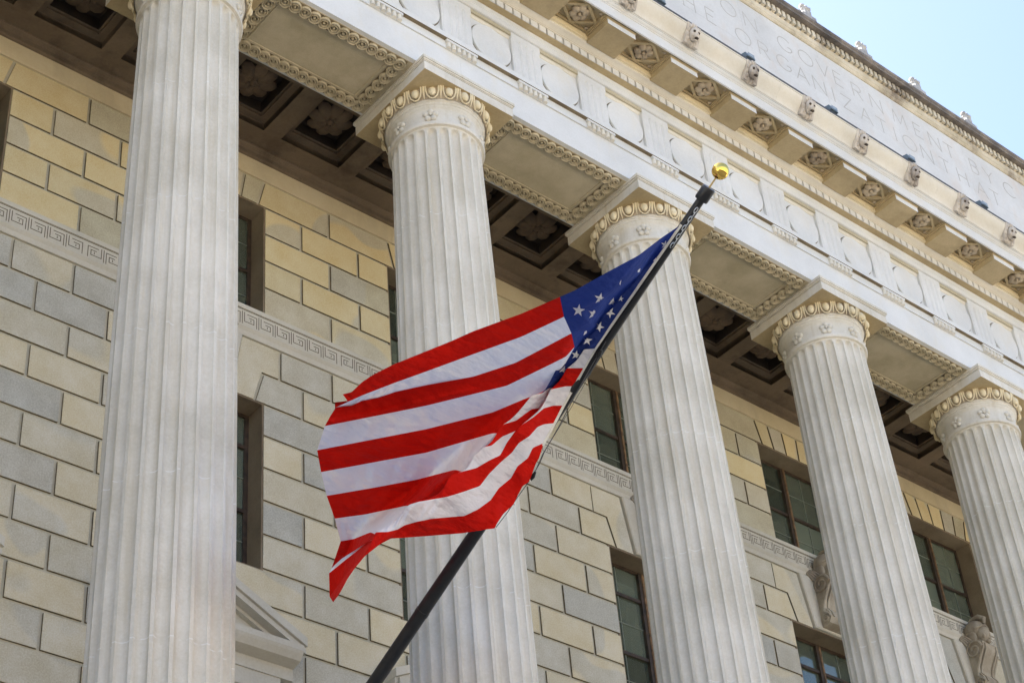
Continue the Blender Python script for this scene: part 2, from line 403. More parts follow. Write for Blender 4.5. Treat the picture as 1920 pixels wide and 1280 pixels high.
# plain frieze over the ashlar and the small moulding under the ceiling
for c in CW:
    if vis(c+2): part('frieze_slab', MB().slab(rect(c-.9+.002, c+3.6-.002, -.015, .36), YW, YW+.2, .003), 'cream', wall)
part('wall_cornice', MB().prof_x([(YW-.03, .362), (YW-.05, .372), (YW-.05, .395), (YW-.025, .40), (YW-.025, .43), (YW-.075, .445), (YW-.085, .49), (YW-.13, .51), (YW-.13, .56), (YW+.2, .56), (YW+.2, .36)], X0W, X1W), 'ceiling', wall)
# Greek key band
def meander_unit(x, zc, flip):
    w, h, t = .285, .26, .012; mb = MB(); f = -1 if flip else 1
    def bar(x0, z0, x1, z1):
        xa, xb = sorted((x+f*x0, x+f*x1)); mb.box(xa-t/2, xb+t/2, YW-.0325, YW-.02, min(z0, z1)+zc-t/2, max(z0, z1)+zc+t/2)
    pts = [(-.115, .11), (-.115, -.065), (.055, -.065), (.055, .03), (-.03, .03)]
    for a, b in zip(pts, pts[1:]): bar(*a, *b)
    bar(.0, -.0, -.0, -.03)
    pts = [(-.06, .085), (.105, .085), (.105, -.115)]
    for a, b in zip(pts, pts[1:]): bar(*a, *b)
    bar(-.155, .115, -.155, -.115)
    return mb
for c in CW:
    if not vis(c+2): continue
    band = part('key_band', MB().prof_x([(YW-.05, -2.875), (YW-.05, -2.955), (YW-.03, -2.96), (YW-.03, -3.29), (YW-.055, -3.295), (YW-.055, -3.31), (YW-.02, -3.36), (YW-.012, -3.42), (YW-.005, -3.44), (YW+.2, -3.44), (YW+.2, -2.875)], c-.9+.002, c+3.6-.002), 'band', wall)
    mk = MB()
    for i in range(15):
        x = c-.9+.15+i*.3; u = meander_unit(x, -3.125, not (c+.2 < x < c+2.35))
        o = len(mk.v); mk.v += u.v; mk.f += [tuple(k+o for k in f) for f in u.f]
    mk.box(c-.898, c+3.598, YW-.0325, YW-.02, -2.972, -2.96)
    at = (c+1.35, YW, -3.1); me = mk.mesh('key_pattern', 'groove', shift=at); put('key_pattern', me, band, P(*at))
# windows
def window(c, z0, z1, rows, low=False):
    ph = .42; yg = YW+.40
    w = part('window', MB().box(c-1.0, c-.93, yg-.03, yg+.06, z0, z1).box(c+.93, c+1.0, yg-.03, yg+.06, z0, z1)
             .box(c-.93, c+.93, yg-.03, yg+.06, z1-.06, z1).box(c-.93, c+.93, yg-.03, yg+.06, z0, z0+.06), 'frame', wall, at=(c, yg, (z0+z1)/2))
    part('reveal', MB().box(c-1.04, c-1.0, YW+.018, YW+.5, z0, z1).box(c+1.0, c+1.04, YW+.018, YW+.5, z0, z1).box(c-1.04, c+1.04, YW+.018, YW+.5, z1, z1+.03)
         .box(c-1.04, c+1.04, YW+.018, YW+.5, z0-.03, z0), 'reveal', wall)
    part('mullion', MB().box(c-.06, c+.06, yg-.07, yg+.05, z0+.06, z1-.06), 'frame', w)
    part('mullion_face', MB().box(c+.01, c+.055, yg-.085, yg-.07, z0+.06, z1-.06), 'rust', w)
    if low: part('sealant_strip', MB().box(c+.063, c+.10, yg-.05, yg+.0, z0+.06, z1-.06), 'ochre', w)
    zs = [z0+.06]+rows+[z1-.06]
    for r in rows: part('rail', MB().box(c-.93, c-.06, yg-.045, yg+.04, r-.03, r+.03).box(c+.06, c+.93, yg-.045, yg+.04, r-.03, r+.03), 'frame', w)
    for a, b in zip(zs, zs[1:]):
        for s in (-1, 1):
            xa, xb = (c-.93, c-.06) if s < 0 else (c+.06, c+.93)
            part('pane', MB().box(xa, xb, yg, yg+.006, a, b), 'glass', w)
            xm = xa+(xb-xa)*(.42 if s < 0 else .58); zm = a+(b-a)*.52
            mm = MB().box(xm-.008, xm+.008, yg-.018, yg-.003, a, b)
            if b-a > .7: mm.box(xa, xb, yg-.016, yg-.004, zm-.008, zm+.008)
            part('glazing_bar', mm, 'muntin', w)
    bl = MB(); z = z1-.12; zend = z0+(z1-z0)*random.choice((.25, .45, .1))
    while z > zend:
        bl.quadbox([(c-.9, yg+.11, z-.02), (c+.9, yg+.11, z-.02), (c+.9, yg+.15, z+.012), (c-.9, yg+.15, z+.012), (c-.9, yg+.11, z-.017), (c+.9, yg+.11, z-.017), (c+.9, yg+.15, z+.015), (c-.9, yg+.15, z+.015)]); z -= .05
    stuff(part('window_blind', bl, 'blind', w))
    part('room', MB().box(c-1.2, c+1.2, yg+.17, yg+.2, z0-.2, z1+.2), 'room', w)
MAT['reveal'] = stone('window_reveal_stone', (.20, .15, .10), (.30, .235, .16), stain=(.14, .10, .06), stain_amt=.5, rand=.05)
for c in CW:
    if -3.5 < c < 25:
        window(c, -2.88, -.61, [-1.76]); window(c, -7.46, ZL[2], [-6.33, -5.2], True)
# pediments over the windows of the storey below
for c in CW:
    if not (-3 < c < 21): continue
    pd = part('pediment', MB().slab([(c-1.2, -8.700), (c+1.2, -8.700), (c, -8.100)], YW-.12, YW), 'band', wall)
    for s in (-1, 1):
        for yf, off, th in ((YW-.38, 0.0, .13), (YW-.34, -.13, .09), (YW-.2, -.22, .06)):
            a, b = (c+s*1.50, -8.590+off*1.05), (c, -7.850+off*1.05)
            part('raking_cornice', MB().slab([a, b, (b[0], b[1]-th), (a[0], a[1]-th)], yf, YW), 'band', pd)
    part('horizontal_cornice', MB().prof_x([(YW-.38, -8.720), (YW-.38, -8.810), (YW-.36, -8.850), (YW-.30, -8.930), (YW-.12, -8.970), (YW-.12, -9.150), (YW, -9.150), (YW, -8.720)], c-1.44, c+1.44), 'band', pd)
    part('window_architrave', MB().box(c-1.25, c-1.0, YW-.1, YW, -12.250, -9.150).box(c+1.0, c+1.25, YW-.1, YW, -12.250, -9.150).box(c-1.0, c+1.0, YW-.1, YW, -9.400, -9.150), 'band', pd)
# keystones with a helmeted head on a scrolled console
def spiral(mb, x, y, z, r, turns, s, rad):
    pts = []; n = 26
    for i in range(n):
        a = i/(n-1)*turns*2*math.pi; rr = r*(1-.82*i/(n-1)); pts.append((x, y+rr*math.cos(a)*s, z+rr*math.sin(a)))
    mb.tube(pts, rad, 6)
for c in CW:
    if not (-3 < c < 25): continue
    ky = part('keystone', MB().slab([(c-.42, ZL[2]+.02), (c+.42, ZL[2]+.02), (c+.6, -3.46), (c-.6, -3.46)], YW-.06, YW+.1, .02), 'band', wall)
    yv = YW
    prof = [(yv, -4.55), (yv-.24, -4.50), (yv-.30, -4.40), (yv-.27, -4.28), (yv-.20, -4.18), (yv-.24, -4.0), (yv-.34, -3.86), (yv-.44, -3.72), (yv-.45, -3.60), (yv-.38, -3.52), (yv, -3.50)]
    part('console', MB().prof_x(prof, c-.24, c+.24), 'bust', ky, smooth=40)
    sc = MB()
    for s in (-1, 1):
        x = c+s*.25
        spiral(sc, x, yv-.22, -3.70, .20, 1.6, -1, .026); spiral(sc, x, yv-.19, -4.40, .10, 1.5, -1, .02)
        sc.tube([(x, yv-.40, -3.78), (x, yv-.30, -3.95), (x, yv-.20, -4.12), (x, yv-.17, -4.25), (x, yv-.24, -4.32)], .026, 6)
        sc.tube([(c+s*.17, yv-.455, -3.62), (c+s*.17, yv-.45, -3.74), (c+s*.17, yv-.35, -3.9), (c+s*.17, yv-.25, -4.05), (c+s*.17, yv-.21, -4.18), (c+s*.17, yv-.29, -4.3), (c+s*.17, yv-.31, -4.4)], .02, 6)
    part('scroll', sc, 'bust', ky, smooth=60)
    hd = MB()
    hd.blob((c, yv-.34, -3.36), (.15, .17, .22), 14, 10)                              # head
    hd.blob((c, yv-.475, -3.40), (.028, .05, .05), 8, 6); hd.blob((c, yv-.485, -3.345), (.02, .03, .06), 8, 6)   # nose
    hd.blob((c, yv-.47, -3.475), (.05, .03, .014), 8, 6); hd.blob((c, yv-.45, -3.54), (.06, .05, .04), 8, 6)  # mouth, chin
    for s in (-1, 1): hd.blob((c+s*.06, yv-.455, -3.315), (.04, .03, .014), 8, 6); hd.blob((c+s*.065, yv-.44, -3.345), (.028, .03, .018), 8, 6); hd.blob((c+s*.085, yv-.42, -3.42), (.05, .05, .06), 8, 6)
    hd.blob((c, yv-.25, -3.58), (.12, .14, .12), 10, 6)                               # neck
    part('carved_head', hd, 'bust', ky, smooth=70)
    hm = MB(); hm.blob((c, yv-.20, -3.20), (.215, .23, .23), 16, 10)
    for s in (-1, 1):
        hm.blob((c+s*.17, yv-.17, -3.42), (.045, .15, .20), 10, 8)
        for q in range(4): hm.tube([(c+s*(.20+.02*q), yv-.20+.03*q, -3.48-.03*q), (c+s*(.26+.025*q), yv-.12+.02*q, -3.38-.03*q), (c+s*(.30+.02*q), yv-.03, -3.30-.03*q)], [.022, .03, .012], 6)
    hm.tube([(c-.2, yv-.32, -3.24), (c-.12, yv-.42, -3.20), (c, yv-.46, -3.17), (c+.12, yv-.42, -3.20), (c+.2, yv-.32, -3.24)], .022, 6)
    hm.tube([(c, yv-.44, -3.13), (c, yv-.46, -3.02), (c, yv-.34, -2.93), (c, yv-.18, -2.93), (c, yv-.03, -3.03)], [.03, .055, .06, .055, .03], 8)
    part('helmet', hm, 'bust', ky, smooth=70)

# ------------------------------------------------------------------ portico ceiling with coffers
ceil = thing('portico_ceiling', 'smoke darkened coffered ceiling between the columns and the wall', 'ceiling', (11, 1.7, ZO+.4))
ZC = .55; YC = 1.74; HO, HI = .58, .42
def ring(mb, cx, cy, ho, zo, hi, zi):          # four sloping or flat strips between two squares
    o = len(mb.v); mb.v += [(cx-ho, cy-ho, zo), (cx+ho, cy-ho, zo), (cx+ho, cy+ho, zo), (cx-ho, cy+ho, zo), (cx-hi, cy-hi, zi), (cx+hi, cy-hi, zi), (cx+hi, cy+hi, zi), (cx-hi, cy+hi, zi)]
    mb.f += [(o+i, o+(i+1) % 4, o+4+(i+1) % 4, o+4+i) for i in range(4)]
cf = MB(); ring(cf, 0, 0, HO, 0, HO-.0, .14); ring(cf, 0, 0, HO, .14, HI+.035, .14); ring(cf, 0, 0, HI+.035, .14, HI+.035, .19); ring(cf, 0, 0, HI+.035, .19, HI, .19)
cf.f.append(tuple(range(0, 0))) if False else None
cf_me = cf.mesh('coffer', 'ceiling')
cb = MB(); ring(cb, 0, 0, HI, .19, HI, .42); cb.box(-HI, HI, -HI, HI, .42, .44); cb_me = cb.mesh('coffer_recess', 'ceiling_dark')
def rosette(mb, R, n, zt, h, inner=True, r0=.0):    # faces down (-z)
    for k in range(n):
        a = 2*math.pi*(k+.5)/n; M = Matrix.Rotation(a, 3, 'Z') @ Matrix.Rotation(R_(-14), 3, 'Y')
        mb.blob((R*.58*math.cos(a), R*.58*math.sin(a), zt), (R*.40, R*math.sin(math.pi/n)*.78, h), 8, 6, M)
    if inner:
        for k in range(n//2+2):
            m = n//2+2; a = 2*math.pi*k/m; mb.blob((R*.27*math.cos(a), R*.27*math.sin(a), zt-h*.6), (R*.17, R*.13, h*.7), 6, 5, Matrix.Rotation(a, 3, 'Z'))
    mb.blob((0, 0, zt-h*.7), (R*.17, R*.17, h*.9), 10, 6)
r1 = MB(); rosette(r1, .42, 8, .31, .05); r1_me = r1.mesh('ceiling_rosette', 'ceiling_rose', 60)
bm_ = MB()
for k in range(-3, 20):
    x = .75+1.5*k
    if not (-4 < x < 25): continue
    t = put('coffer', cf_me, ceil, P(x, YC, ZC)); put('coffer_recess', cb_me, t, P(x, YC, ZC)); put('ceiling_rosette', r1_me, t, P(x, YC, ZC), rot=(0, 0, random.uniform(0, .7)))
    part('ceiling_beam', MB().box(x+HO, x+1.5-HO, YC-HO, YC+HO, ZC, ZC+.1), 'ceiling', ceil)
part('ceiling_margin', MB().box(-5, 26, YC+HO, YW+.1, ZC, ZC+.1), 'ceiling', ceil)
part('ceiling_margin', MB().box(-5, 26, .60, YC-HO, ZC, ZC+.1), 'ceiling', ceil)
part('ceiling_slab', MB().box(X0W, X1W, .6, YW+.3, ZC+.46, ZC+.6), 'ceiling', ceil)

# ------------------------------------------------------------------ columns
def shaft_mesh():
    zb, zt, n = ZB+.75, -1.03, 24; w = .40; D = .072
    offs = [-.5, -.40, -.392, -.33, -.24, -.12, 0, .12, .24, .33, .392, .40]
    rows = [zb, zb+.03, zb+.12]+[zb+.12+(zt-.14-zb-.12)*i/11 for i in range(1, 12)]+[zt-.11, zt-.085, zt-.06, zt-.04, zt-.022, zt-.008, zt, zt+.03]
    v = []; f = []; m = n*len(offs)
    def rad(z):
        t = (z-zb)/(zt-zb); return .815-.117*(t**1.35)
    for z in rows:
        r = rad(z)
        for k in range(n):
            for q in offs:
                a = 2*math.pi*(k+q)/n; d = 0
                if abs(q) <= .40:
                    e = q/w; zz = max(0, (z-(zt-.09))/.09, ((zb+.1)-z)/.1)
                    d = D*math.sqrt(max(0, 1-e*e-zz*zz)) if zz < 1 else 0
                v.append(((r-d)*math.cos(a), (r-d)*math.sin(a), z))
    for i in range(len(rows)-1):
        for k in range(m): k2 = (k+1) % m; f.append((i*m+k, i*m+k2, (i+1)*m+k2, (i+1)*m+k))
    mb = MB(); mb.v = v; mb.f = f; return mb
def col_mat():
    m = MAT['column'].copy(); m.name = 'fluted_drum_limestone'; t = m.node_tree; b = t.nodes['Principled BSDF']
    src = b.inputs['Base Color'].links[0].from_socket
    sp = t.nodes.new('ShaderNodeSeparateXYZ'); L(t, world_pos(t), sp.inputs[0])
    z = math_(t, 'ADD', sp.outputs[2], -ZO+7.08+2.15*3); z = math_(t, 'MODULO', z, 2.15)
    fac = math_(t, 'LESS_THAN', z, .014)
    nz = noise(t, world_pos(t), 9, 2); fac = math_(t, 'MULTIPLY', fac, ramp(t, nz, [(.45, (0, 0, 0)), (.55, (.8, .8, .8))]))
    L(t, mixc(t, fac, src, (.72, .72, .70)), b.inputs['Base Color']); return m
MAT['drum'] = col_mat()
shaft_me = shaft_mesh().mesh('shaft', 'drum', 32)
A = .888
cap = MB().lathe([(.70, -1.03), (.708, -1.005), (.748, -.992), (.758, -.957), (.748, -.922), (.716, -.912), (.708, -.90), (.712, -.66), (.722, -.62), (.745, -.60), (.745, -.575), (.755, -.57), (.765, -.55), (.765, -.53), (.775, -.525), (.785, -.505), (.785, -.49), (.80, -.47), (.82, -.41), (.83, -.34), (.835, -.29), (.83, -.275)], 96, cap=False)
cap_me = cap.mesh('capital', 'column', 50)
ab = MB().box(-A, A, -A, A, -.285, -.115).box(-A+.02, A-.02, -A+.02, A-.02, -.115, -.10).box(-A-.0, A+.0, -A-.0, A+.0, -.10, -.085)
uab_me = MB().box(-A+.004, A-.004, -A+.004, A-.004, -.289, -.286).mesh('abacus_soffit', 'tan')  # thin plate that colours the underside with the warm bounce tone
for (h, z0, z1) in ((A+.012, -.085, -.055), (A+.028, -.055, -.0)): ab.box(-h, h, -h, h, z0, z1)
ab_me = ab.mesh('abacus', 'column')
eg = MB(); Mt = Matrix.Rotation(R_(-16), 3, 'Y')
eg.blob((.842, 0, -.380), (.062, .064, .105), 12, 8, Mt)
pts = [(.872, -.098, -.29), (.862, -.099, -.38), (.845, -.078, -.462), (.828, -.035, -.503), (.823, 0, -.512), (.828, .035, -.503), (.845, .078, -.462), (.862, .099, -.38), (.872, .098, -.29)]
eg.tube(pts, .013, 6)
a18 = math.pi/20
for p0, p1 in (((.868, 0, -.29), (.818, 0, -.50)),):
    M = Matrix.Rotation(a18, 3, 'Z'); eg.tube([M @ Vector((.868, 0, -.29)), M @ Vector((.850, 0, -.40)), M @ Vector((.815, 0, -.50))], [.028, .018, .004], 5)
eg_me = eg.mesh('egg', 'cream', 60)
ec_me = MB().lathe([(.80, -.49), (.812, -.46), (.832, -.41), (.842, -.34), (.846, -.286)], 80, cap=False).mesh('echinus', 'carved', 50)
fl = MB()
for k in range(5):
    a = 2*math.pi*k/5+.3; fl.blob((.018, .075*math.cos(a), .075*math.sin(a)), (.038, .056, .050), 10, 6, Matrix.Rotation(a, 3, 'X'))
fl.blob((.045, 0, 0), (.028, .026, .026), 8, 5)
fl_me = fl.mesh('flower', 'column', 60)
base = MB().lathe([(1.06, ZB+.22), (1.10, ZB+.30), (1.06, ZB+.40), (.98, ZB+.44), (.93, ZB+.52), (.96, ZB+.56), (.99, ZB+.62), (.95, ZB+.68), (.86, ZB+.70), (.815, ZB+.76)], 64, cap=False).box(-1.1, 1.1, -1.1, 1.1, ZB, ZB+.22)
base_me = base.mesh('column_base', 'column', 40)
clab = {0: 'biggest fluted stone column, nearest, left edge of the picture', 1: 'fluted column directly behind the flag, second from the left', 2: 'fluted column behind the top of the flagpole', 3: 'fluted column with its capital right of the flagpole, second from the right edge', 4: 'fluted stone column cut by the right edge of the picture, furthest in view'}
for k in range(0, 7):
    x = 4.5*k
    t = thing('fluted_column', clab.get(k, 'fluted stone column of the row, outside the picture'), 'column', (x, 0, ZO+ZB), 'columns of the portico')
    put('shaft', shaft_me, t, P(x, 0, 0)); put('column_base', base_me, t, P(x, 0, 0)); put('abacus', ab_me, t, P(x, 0, 0)); put('abacus_soffit', uab_me, t, P(x, 0, 0))
    cp = put('capital', cap_me, t, P(x, 0, 0))
    put('echinus', ec_me, t, P(x, 0, 0))
    for i in range(20):
        put('egg', eg_me, cp, P(x, 0, 0), rot=(0, 0, R_(-131+18*i)))
    for i in range(8):
        a = R_(45*i); put('flower', fl_me, cp, P(x+.70*math.cos(a), .70*math.sin(a), -.775), rot=(0, 0, a))

# ------------------------------------------------------------------ entablature
XA, XB = -5.25, 32.25
ent = thing('entablature', 'long pale stone entablature with triglyphs, round plaques and lion heads', 'entablature', (12, -.8, ZO))
bay = lambda: range(-1, 7)
yA = -.73
for k in bay():                                  # architrave stones, joined over the columns
    x = 4.5*k
    a = part('architrave_block', MB().slab(rect(x+.001, x+4.499, 0.0, .665), yA, .70), 'entab', ent)
    # recessed soffit panel framed by guilloche
    xa, xb = x+1.0, x+3.5
    # underside relief
    s = MB()
    for (x0, x1, y0, y1) in ((xa-.12, xb+.12, -.44, -.405), (xa-.12, xb+.12, .405, .44), (xa+.235, xa+.27, -.405, .405), (xb-.27, xb-.235, -.405, .405)):
        s.box(x0 if abs(y0) > .41 or y0 > .4 else x0, x1, y0, y1, -.022, 0)
    part('soffit_fillet', s, 'guilloche', ent)
    part('soffit_edge', MB().box(x+.86, x+3.64, -.655, .655, -.006, 0.0), 'guilloche', ent)
def guilloche(L_, n):                             # overlapping ridged rings round beads, from x = 0, hanging from z = 0
    mb = MB(); p = L_/n; prof = [(.100, .0), (.099, -.030), (.090, -.040), (.080, -.030), (.072, -.014), (.062, -.030), (.053, -.038), (.045, -.028), (.044, .0)]
    for i in range(n+1):
        o0 = len(mb.v); m = len(prof); K = 22
        for k in range(K):
            a = 2*math.pi*k/K
            for r_, h in prof:
                x, y = r_*math.cos(a), r_*math.sin(a)
                mb.v.append((i*p+x, y, (h-.012-.16*x-.05*y) if h < 0 else 0))
        for k in range(K):
            k2 = (k+1) % K
            for j in range(m-1): mb.f.append((o0+k*m+j, o0+k*m+j+1, o0+k2*m+j+1, o0+k2*m+j))
        mb.blob((i*p, 0, -.018), (.026, .026, .036), 8, 5)
    return mb
gl_long = guilloche(2.30, 13).mesh('guilloche', 'guilloche', 40); gl_short = guilloche(1.08, 6).mesh('guilloche', 'guilloche', 40)
for k in bay():
    x = 4.5*k
    for y in (-.54, .54): put('guilloche', gl_long, ent, P(x+1.10, y, -.009)); part('guilloche_ground', MB().box(x+1.0, x+3.5, y-.10, y+.10, -.010, -.007), 'dirtshade', ent)
    for xx in (1.10, 3.40): put('guilloche', gl_short, ent, P(x+xx, -.54, -.0095), rot=(0, 0, math.pi/2)); part('guilloche_ground', MB().box(x+xx-.10, x+xx+.10, -.439, .439, -.010, -.007), 'dirtshade', ent)
gp = 1.5
trk = [k for k in range(-3, 22)]
# continuous mouldings cut into stones one bay long
tri_me = None
def xs_bay():
    for k in bay(): yield 4.5*k-2.25+.001, 4.5*k+2.25-.001
for a, b in xs_bay():
    part('architrave_fillet', MB().box(a, b, yA-.028, .5, .667, .832), 'entab', ent)
    part('taenia', MB().box(a, b, yA-.10, .5, .834, .94), 'entab', ent)
    part('taenia_soffit', MB().box(a, b, yA-.096, yA-.029, .8323, .8337), 'dirtshade', ent)
    part('frieze_backing', MB().box(a, b, -.665, .5, .942, 2.04), 'entab', ent)
    part('frieze_cap', MB().prof_x([(-.755, 2.05), (-.775, 2.06), (-.775, 2.17), (-.785, 2.18), (-.785, 2.285), (.5, 2.285), (.5, 2.05)], a, b), 'entab', ent)
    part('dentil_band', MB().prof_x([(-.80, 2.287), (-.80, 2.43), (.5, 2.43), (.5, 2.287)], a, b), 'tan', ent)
    bedp = [(-.905, 2.432), (-.93, 2.436), (-.93, 2.45), (-.945, 2.452), (-.965, 2.462), (-1.0, 2.476), (-1.035, 2.484), (-1.05, 2.494), (-1.05, 2.53), (.4, 2.53), (.4, 2.432)]
    part('bed_moulding', MB().prof_x(bedp, a, b), 'palecream', ent)
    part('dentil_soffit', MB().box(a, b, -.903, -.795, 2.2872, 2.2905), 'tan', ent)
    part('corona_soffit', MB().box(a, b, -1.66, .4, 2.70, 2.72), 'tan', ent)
    part('coffer_back_wall', MB().box(a, b, -1.09, .4, 2.532, 2.699), 'cream', ent)
    part('corona', MB().prof_x([(-1.655, 2.625), (-1.66, 2.60), (-1.69, 2.60), (-1.69, 2.83), (-1.705, 2.835), (-1.705, 2.855), (-1.725, 2.865), (-1.745, 2.885), (-1.745, 2.90), (-1.765, 2.905), (-1.765, 2.92), (-.6, 2.95), (-.6, 2.74), (-1.655, 2.74)], a, b), 'entab', ent)
    cy = [(-1.775, 2.925)]
    for i in range(9):
        t = i/8; cy.append((-1.775-.20*(t*t*(3-2*t))-.0*t, 2.93+.30*t))
    part('cymatium', MB().prof_x(cy+[(-1.99, 3.235), (-1.99, 3.265), (-1.2, 3.30), (-1.2, 2.925)], a, b), 'palecream', ent, smooth=30)
    part('gutter_edge', MB().prof_x([(-1.995, 3.268), (-1.998, 3.308), (-1.9, 3.325), (-.65, 3.45), (-.65, 3.31), (-1.2, 3.302)], a, b), 'lead', ent)
# triglyph
tg = MB(); w = .315; z0, z1 = .942, 1.96
xsn = [-w, -w+.0, -.245, -.215, -.185, -.115, -.085, -.055]
def tri():
    mb = MB(); segs = []
    yf = -.745; D = .022
    pts = [(-w, yf+.02), (-w+.03, yf), (-.185, yf), (-.145, yf+D), (-.105, yf), (-.04-.0, yf), (0, yf+D), (.04, yf), (.105, yf), (.145, yf+D), (.185, yf), (w-.03, yf), (w, yf+.02)]
    # body below the cap: channels stop at the top
    o = len(mb.v); n = len(pts)
    for (z, sc) in ((z0, 1), (z1-.09, 1), (z1-.05, .0), (2.045, 0)):
        for x, y in pts: mb.v.append((x, (y if sc else min(y, yf) if abs(x) < w-.001 else yf), z))
    for i in range(3):
        for j in range(n-1): mb.f.append((o+i*n+j, o+i*n+j+1, o+(i+1)*n+j+1, o+(i+1)*n+j))
    for s in (0, n-1):
        q = [o+i*n+s for i in range(4)]; b = len(mb.v); xx = mb.v[q[0]][0]
        mb.v += [(xx, -.66, z0), (xx, -.66, 2.045)]; mb.f.append(tuple(q+[b+1, b]))
    return mb
tri_me = tri().mesh('triglyph', 'entab')
rg = MB().box(-.315, .315, yA-.085, yA+.01, .785, .8335)
gu = MB()
for i in range(6):
    x = -.26+.104*i; gu.lathe([(.040, .668), (.034, .784)], 10, (x, yA-.045))
rg_me = rg.mesh('regula', 'entab'); gu_me = [None]
g1 = MB().lathe([(.043, 0), (.033, .117)], 10); g1_me = g1.mesh('gutta', 'palecream', 40)
disc = MB()
th = [2*math.pi*i/48 for i in range(48)]
def disc_mesh():
    mb = MB(); o = 0
    rings = [(.418, -.672), (.420, -.704), (.412, -.711), (.395, -.712), (.38, -.706), (.0, -.712)]
    for r, y in rings[:-1]:
        for t in th: mb.v.append((r*math.cos(t), y, 1.475+r*math.sin(t)*1.0))
    n = len(th)
    for i in range(len(rings)-2):
        for k in range(n): k2 = (k+1) % n; mb.f.append((i*n+k, i*n+k2, (i+1)*n+k2, (i+1)*n+k))
    mb.f.append(tuple((len(rings)-2)*n+k for k in range(n)))
    return mb
def dring():
    mb = MB(); n = len(th)
    for rr_, yy in ((.416, -.6728), (.440, -.6728)):
        for t in th: mb.v.append((rr_*math.cos(t), yy, 1.475+rr_*math.sin(t)))
    mb.f = [(k, (k+1) % n, n+(k+1) % n, n+k) for k in range(n)]; return mb
dr_me = dring().mesh('plaque_groove', 'groove')
disc_me = disc_mesh().mesh('plaque', 'entab', 35)
den_me = MB().box(-.074, .074, -.915, -.80, 2.292, 2.43).mesh('dentil', 'entab')
# modillion blocks and coffer panels
blk = MB().box(-.32, .32, -1.60, -1.05, 2.48, 2.595)
blk.prof_x([(-1.605, 2.597), (-1.63, 2.62), (-1.63, 2.645), (-1.05, 2.645), (-1.05, 2.597)], -.345, .345).box(-.33, .33, -1.58, -1.05, 2.645, 2.70)
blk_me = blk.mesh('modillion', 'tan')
blf_me = MB().box(-.322, .322, -1.606, -1.6005, 2.478, 2.595).mesh('modillion_front', 'entab')
pan = MB().box(-.43, .43, -1.655, -1.09, 2.69, 2.699)
pan_me = pan.mesh('coffer_panel', 'tan')
fr = MB(); hx, hy, cy_ = .405, .262, -1.372
for (x0, x1, y0, y1) in ((-hx, hx, cy_-hy, cy_-hy+.035), (-hx, hx, cy_+hy-.035, cy_+hy), (-hx, -hx+.035, cy_-hy+.035, cy_+hy-.035), (hx-.035, hx, cy_-hy+.035, cy_+hy-.035)):
    fr.box(x0, x1, y0, y1, 2.645, 2.69)
dm = [(0, cy_-hy+.03), (hx-.03, cy_), (0, cy_+hy-.03), (-hx+.03, cy_)]
for i in range(4):
    p, q = Vector((*dm[i], 2.662)), Vector((*dm[(i+1) % 4], 2.662)); d = (q-p).normalized(); nrm = Vector((-d.y, d.x, 0))*.026
    fr.quadbox([tuple(p+nrm+Vector((0, 0, -.022))), tuple(q+nrm+Vector((0, 0, -.022))), tuple(q-nrm+Vector((0, 0, -.022))), tuple(p-nrm+Vector((0, 0, -.022))), tuple(p+nrm+Vector((0, 0, .028))), tuple(q+nrm+Vector((0, 0, .028))), tuple(q-nrm+Vector((0, 0, .028))), tuple(p-nrm+Vector((0, 0, .028)))])
fr_me = fr.mesh('lozenge_frame', 'tan')
lf = MB()
for sx in (-1, 1):
    for sy in (-1, 1):
        for q in range(4):
            a = math.atan2(sy*.6, sx)+(q-1.5)*.42; cx, cy2 = sx*.30, cy_+sy*.185
            lf.blob((cx+.035*math.cos(a), cy2+.03*math.sin(a), 2.672), (.045, .014, .02), 6, 4, Matrix.Rotation(a, 3, 'Z'))
lf_me = lf.mesh('corner_leaf', 'carved', 60)
ro = MB(); rosette(ro, .195, 6, 2.655, .042, False); ro_me = ro.mesh('cornice_rosette', 'carved', 60)
# lion heads
def lion():
    mb = MB()
    mb.blob((0, .02, 0), (.175, .10, .20), 16, 10)                       # mane disc
    for k in range(13):
        a = 2*math.pi*(k+.5)/13; mb.blob((.145*math.sin(a), -.02, .17*math.cos(a)), (.045, .075, .055), 6, 5)
    mb.blob((0, -.10, .0), (.115, .12, .13), 12, 8)                      # skull
    mb.blob((0, -.20, -.045), (.062, .08, .05), 10, 8)                   # muzzle
    mb.blob((0, -.265, -.02), (.030, .022, .018), 8, 6)                  # nose
    mb.blob((0, -.19, -.125), (.048, .06, .022), 8, 6)                   # lower jaw
    for s in (-1, 1):
        mb.blob((s*.055, -.185, .055), (.038, .035, .018), 8, 6); mb.blob((s*.10, -.06, .125), (.035, .03, .035), 8, 6)
        mb.blob((s*.075, -.15, -.03), (.035, .05, .045), 8, 6)
    return mb
lion_mb = lion(); lion_mb.xf(Matrix.Diagonal((.86, .62, 1.10, 1)))
lion_me = lion_mb.mesh('lion_head', 'lion', 70)
ey_me = MB().blob((0, 0, 0), (.025, .022, .025), 8, 5).mesh('eye', 'ceiling_dark', 60); mo_me = MB().blob((0, 0, 0), (.045, .035, .024), 8, 5).mesh('mouth', 'ceiling_dark', 60)
lb_me = MB().box(-.165, .165, -.03, .12, -.20, .20).mesh('lion_plate', 'lion')
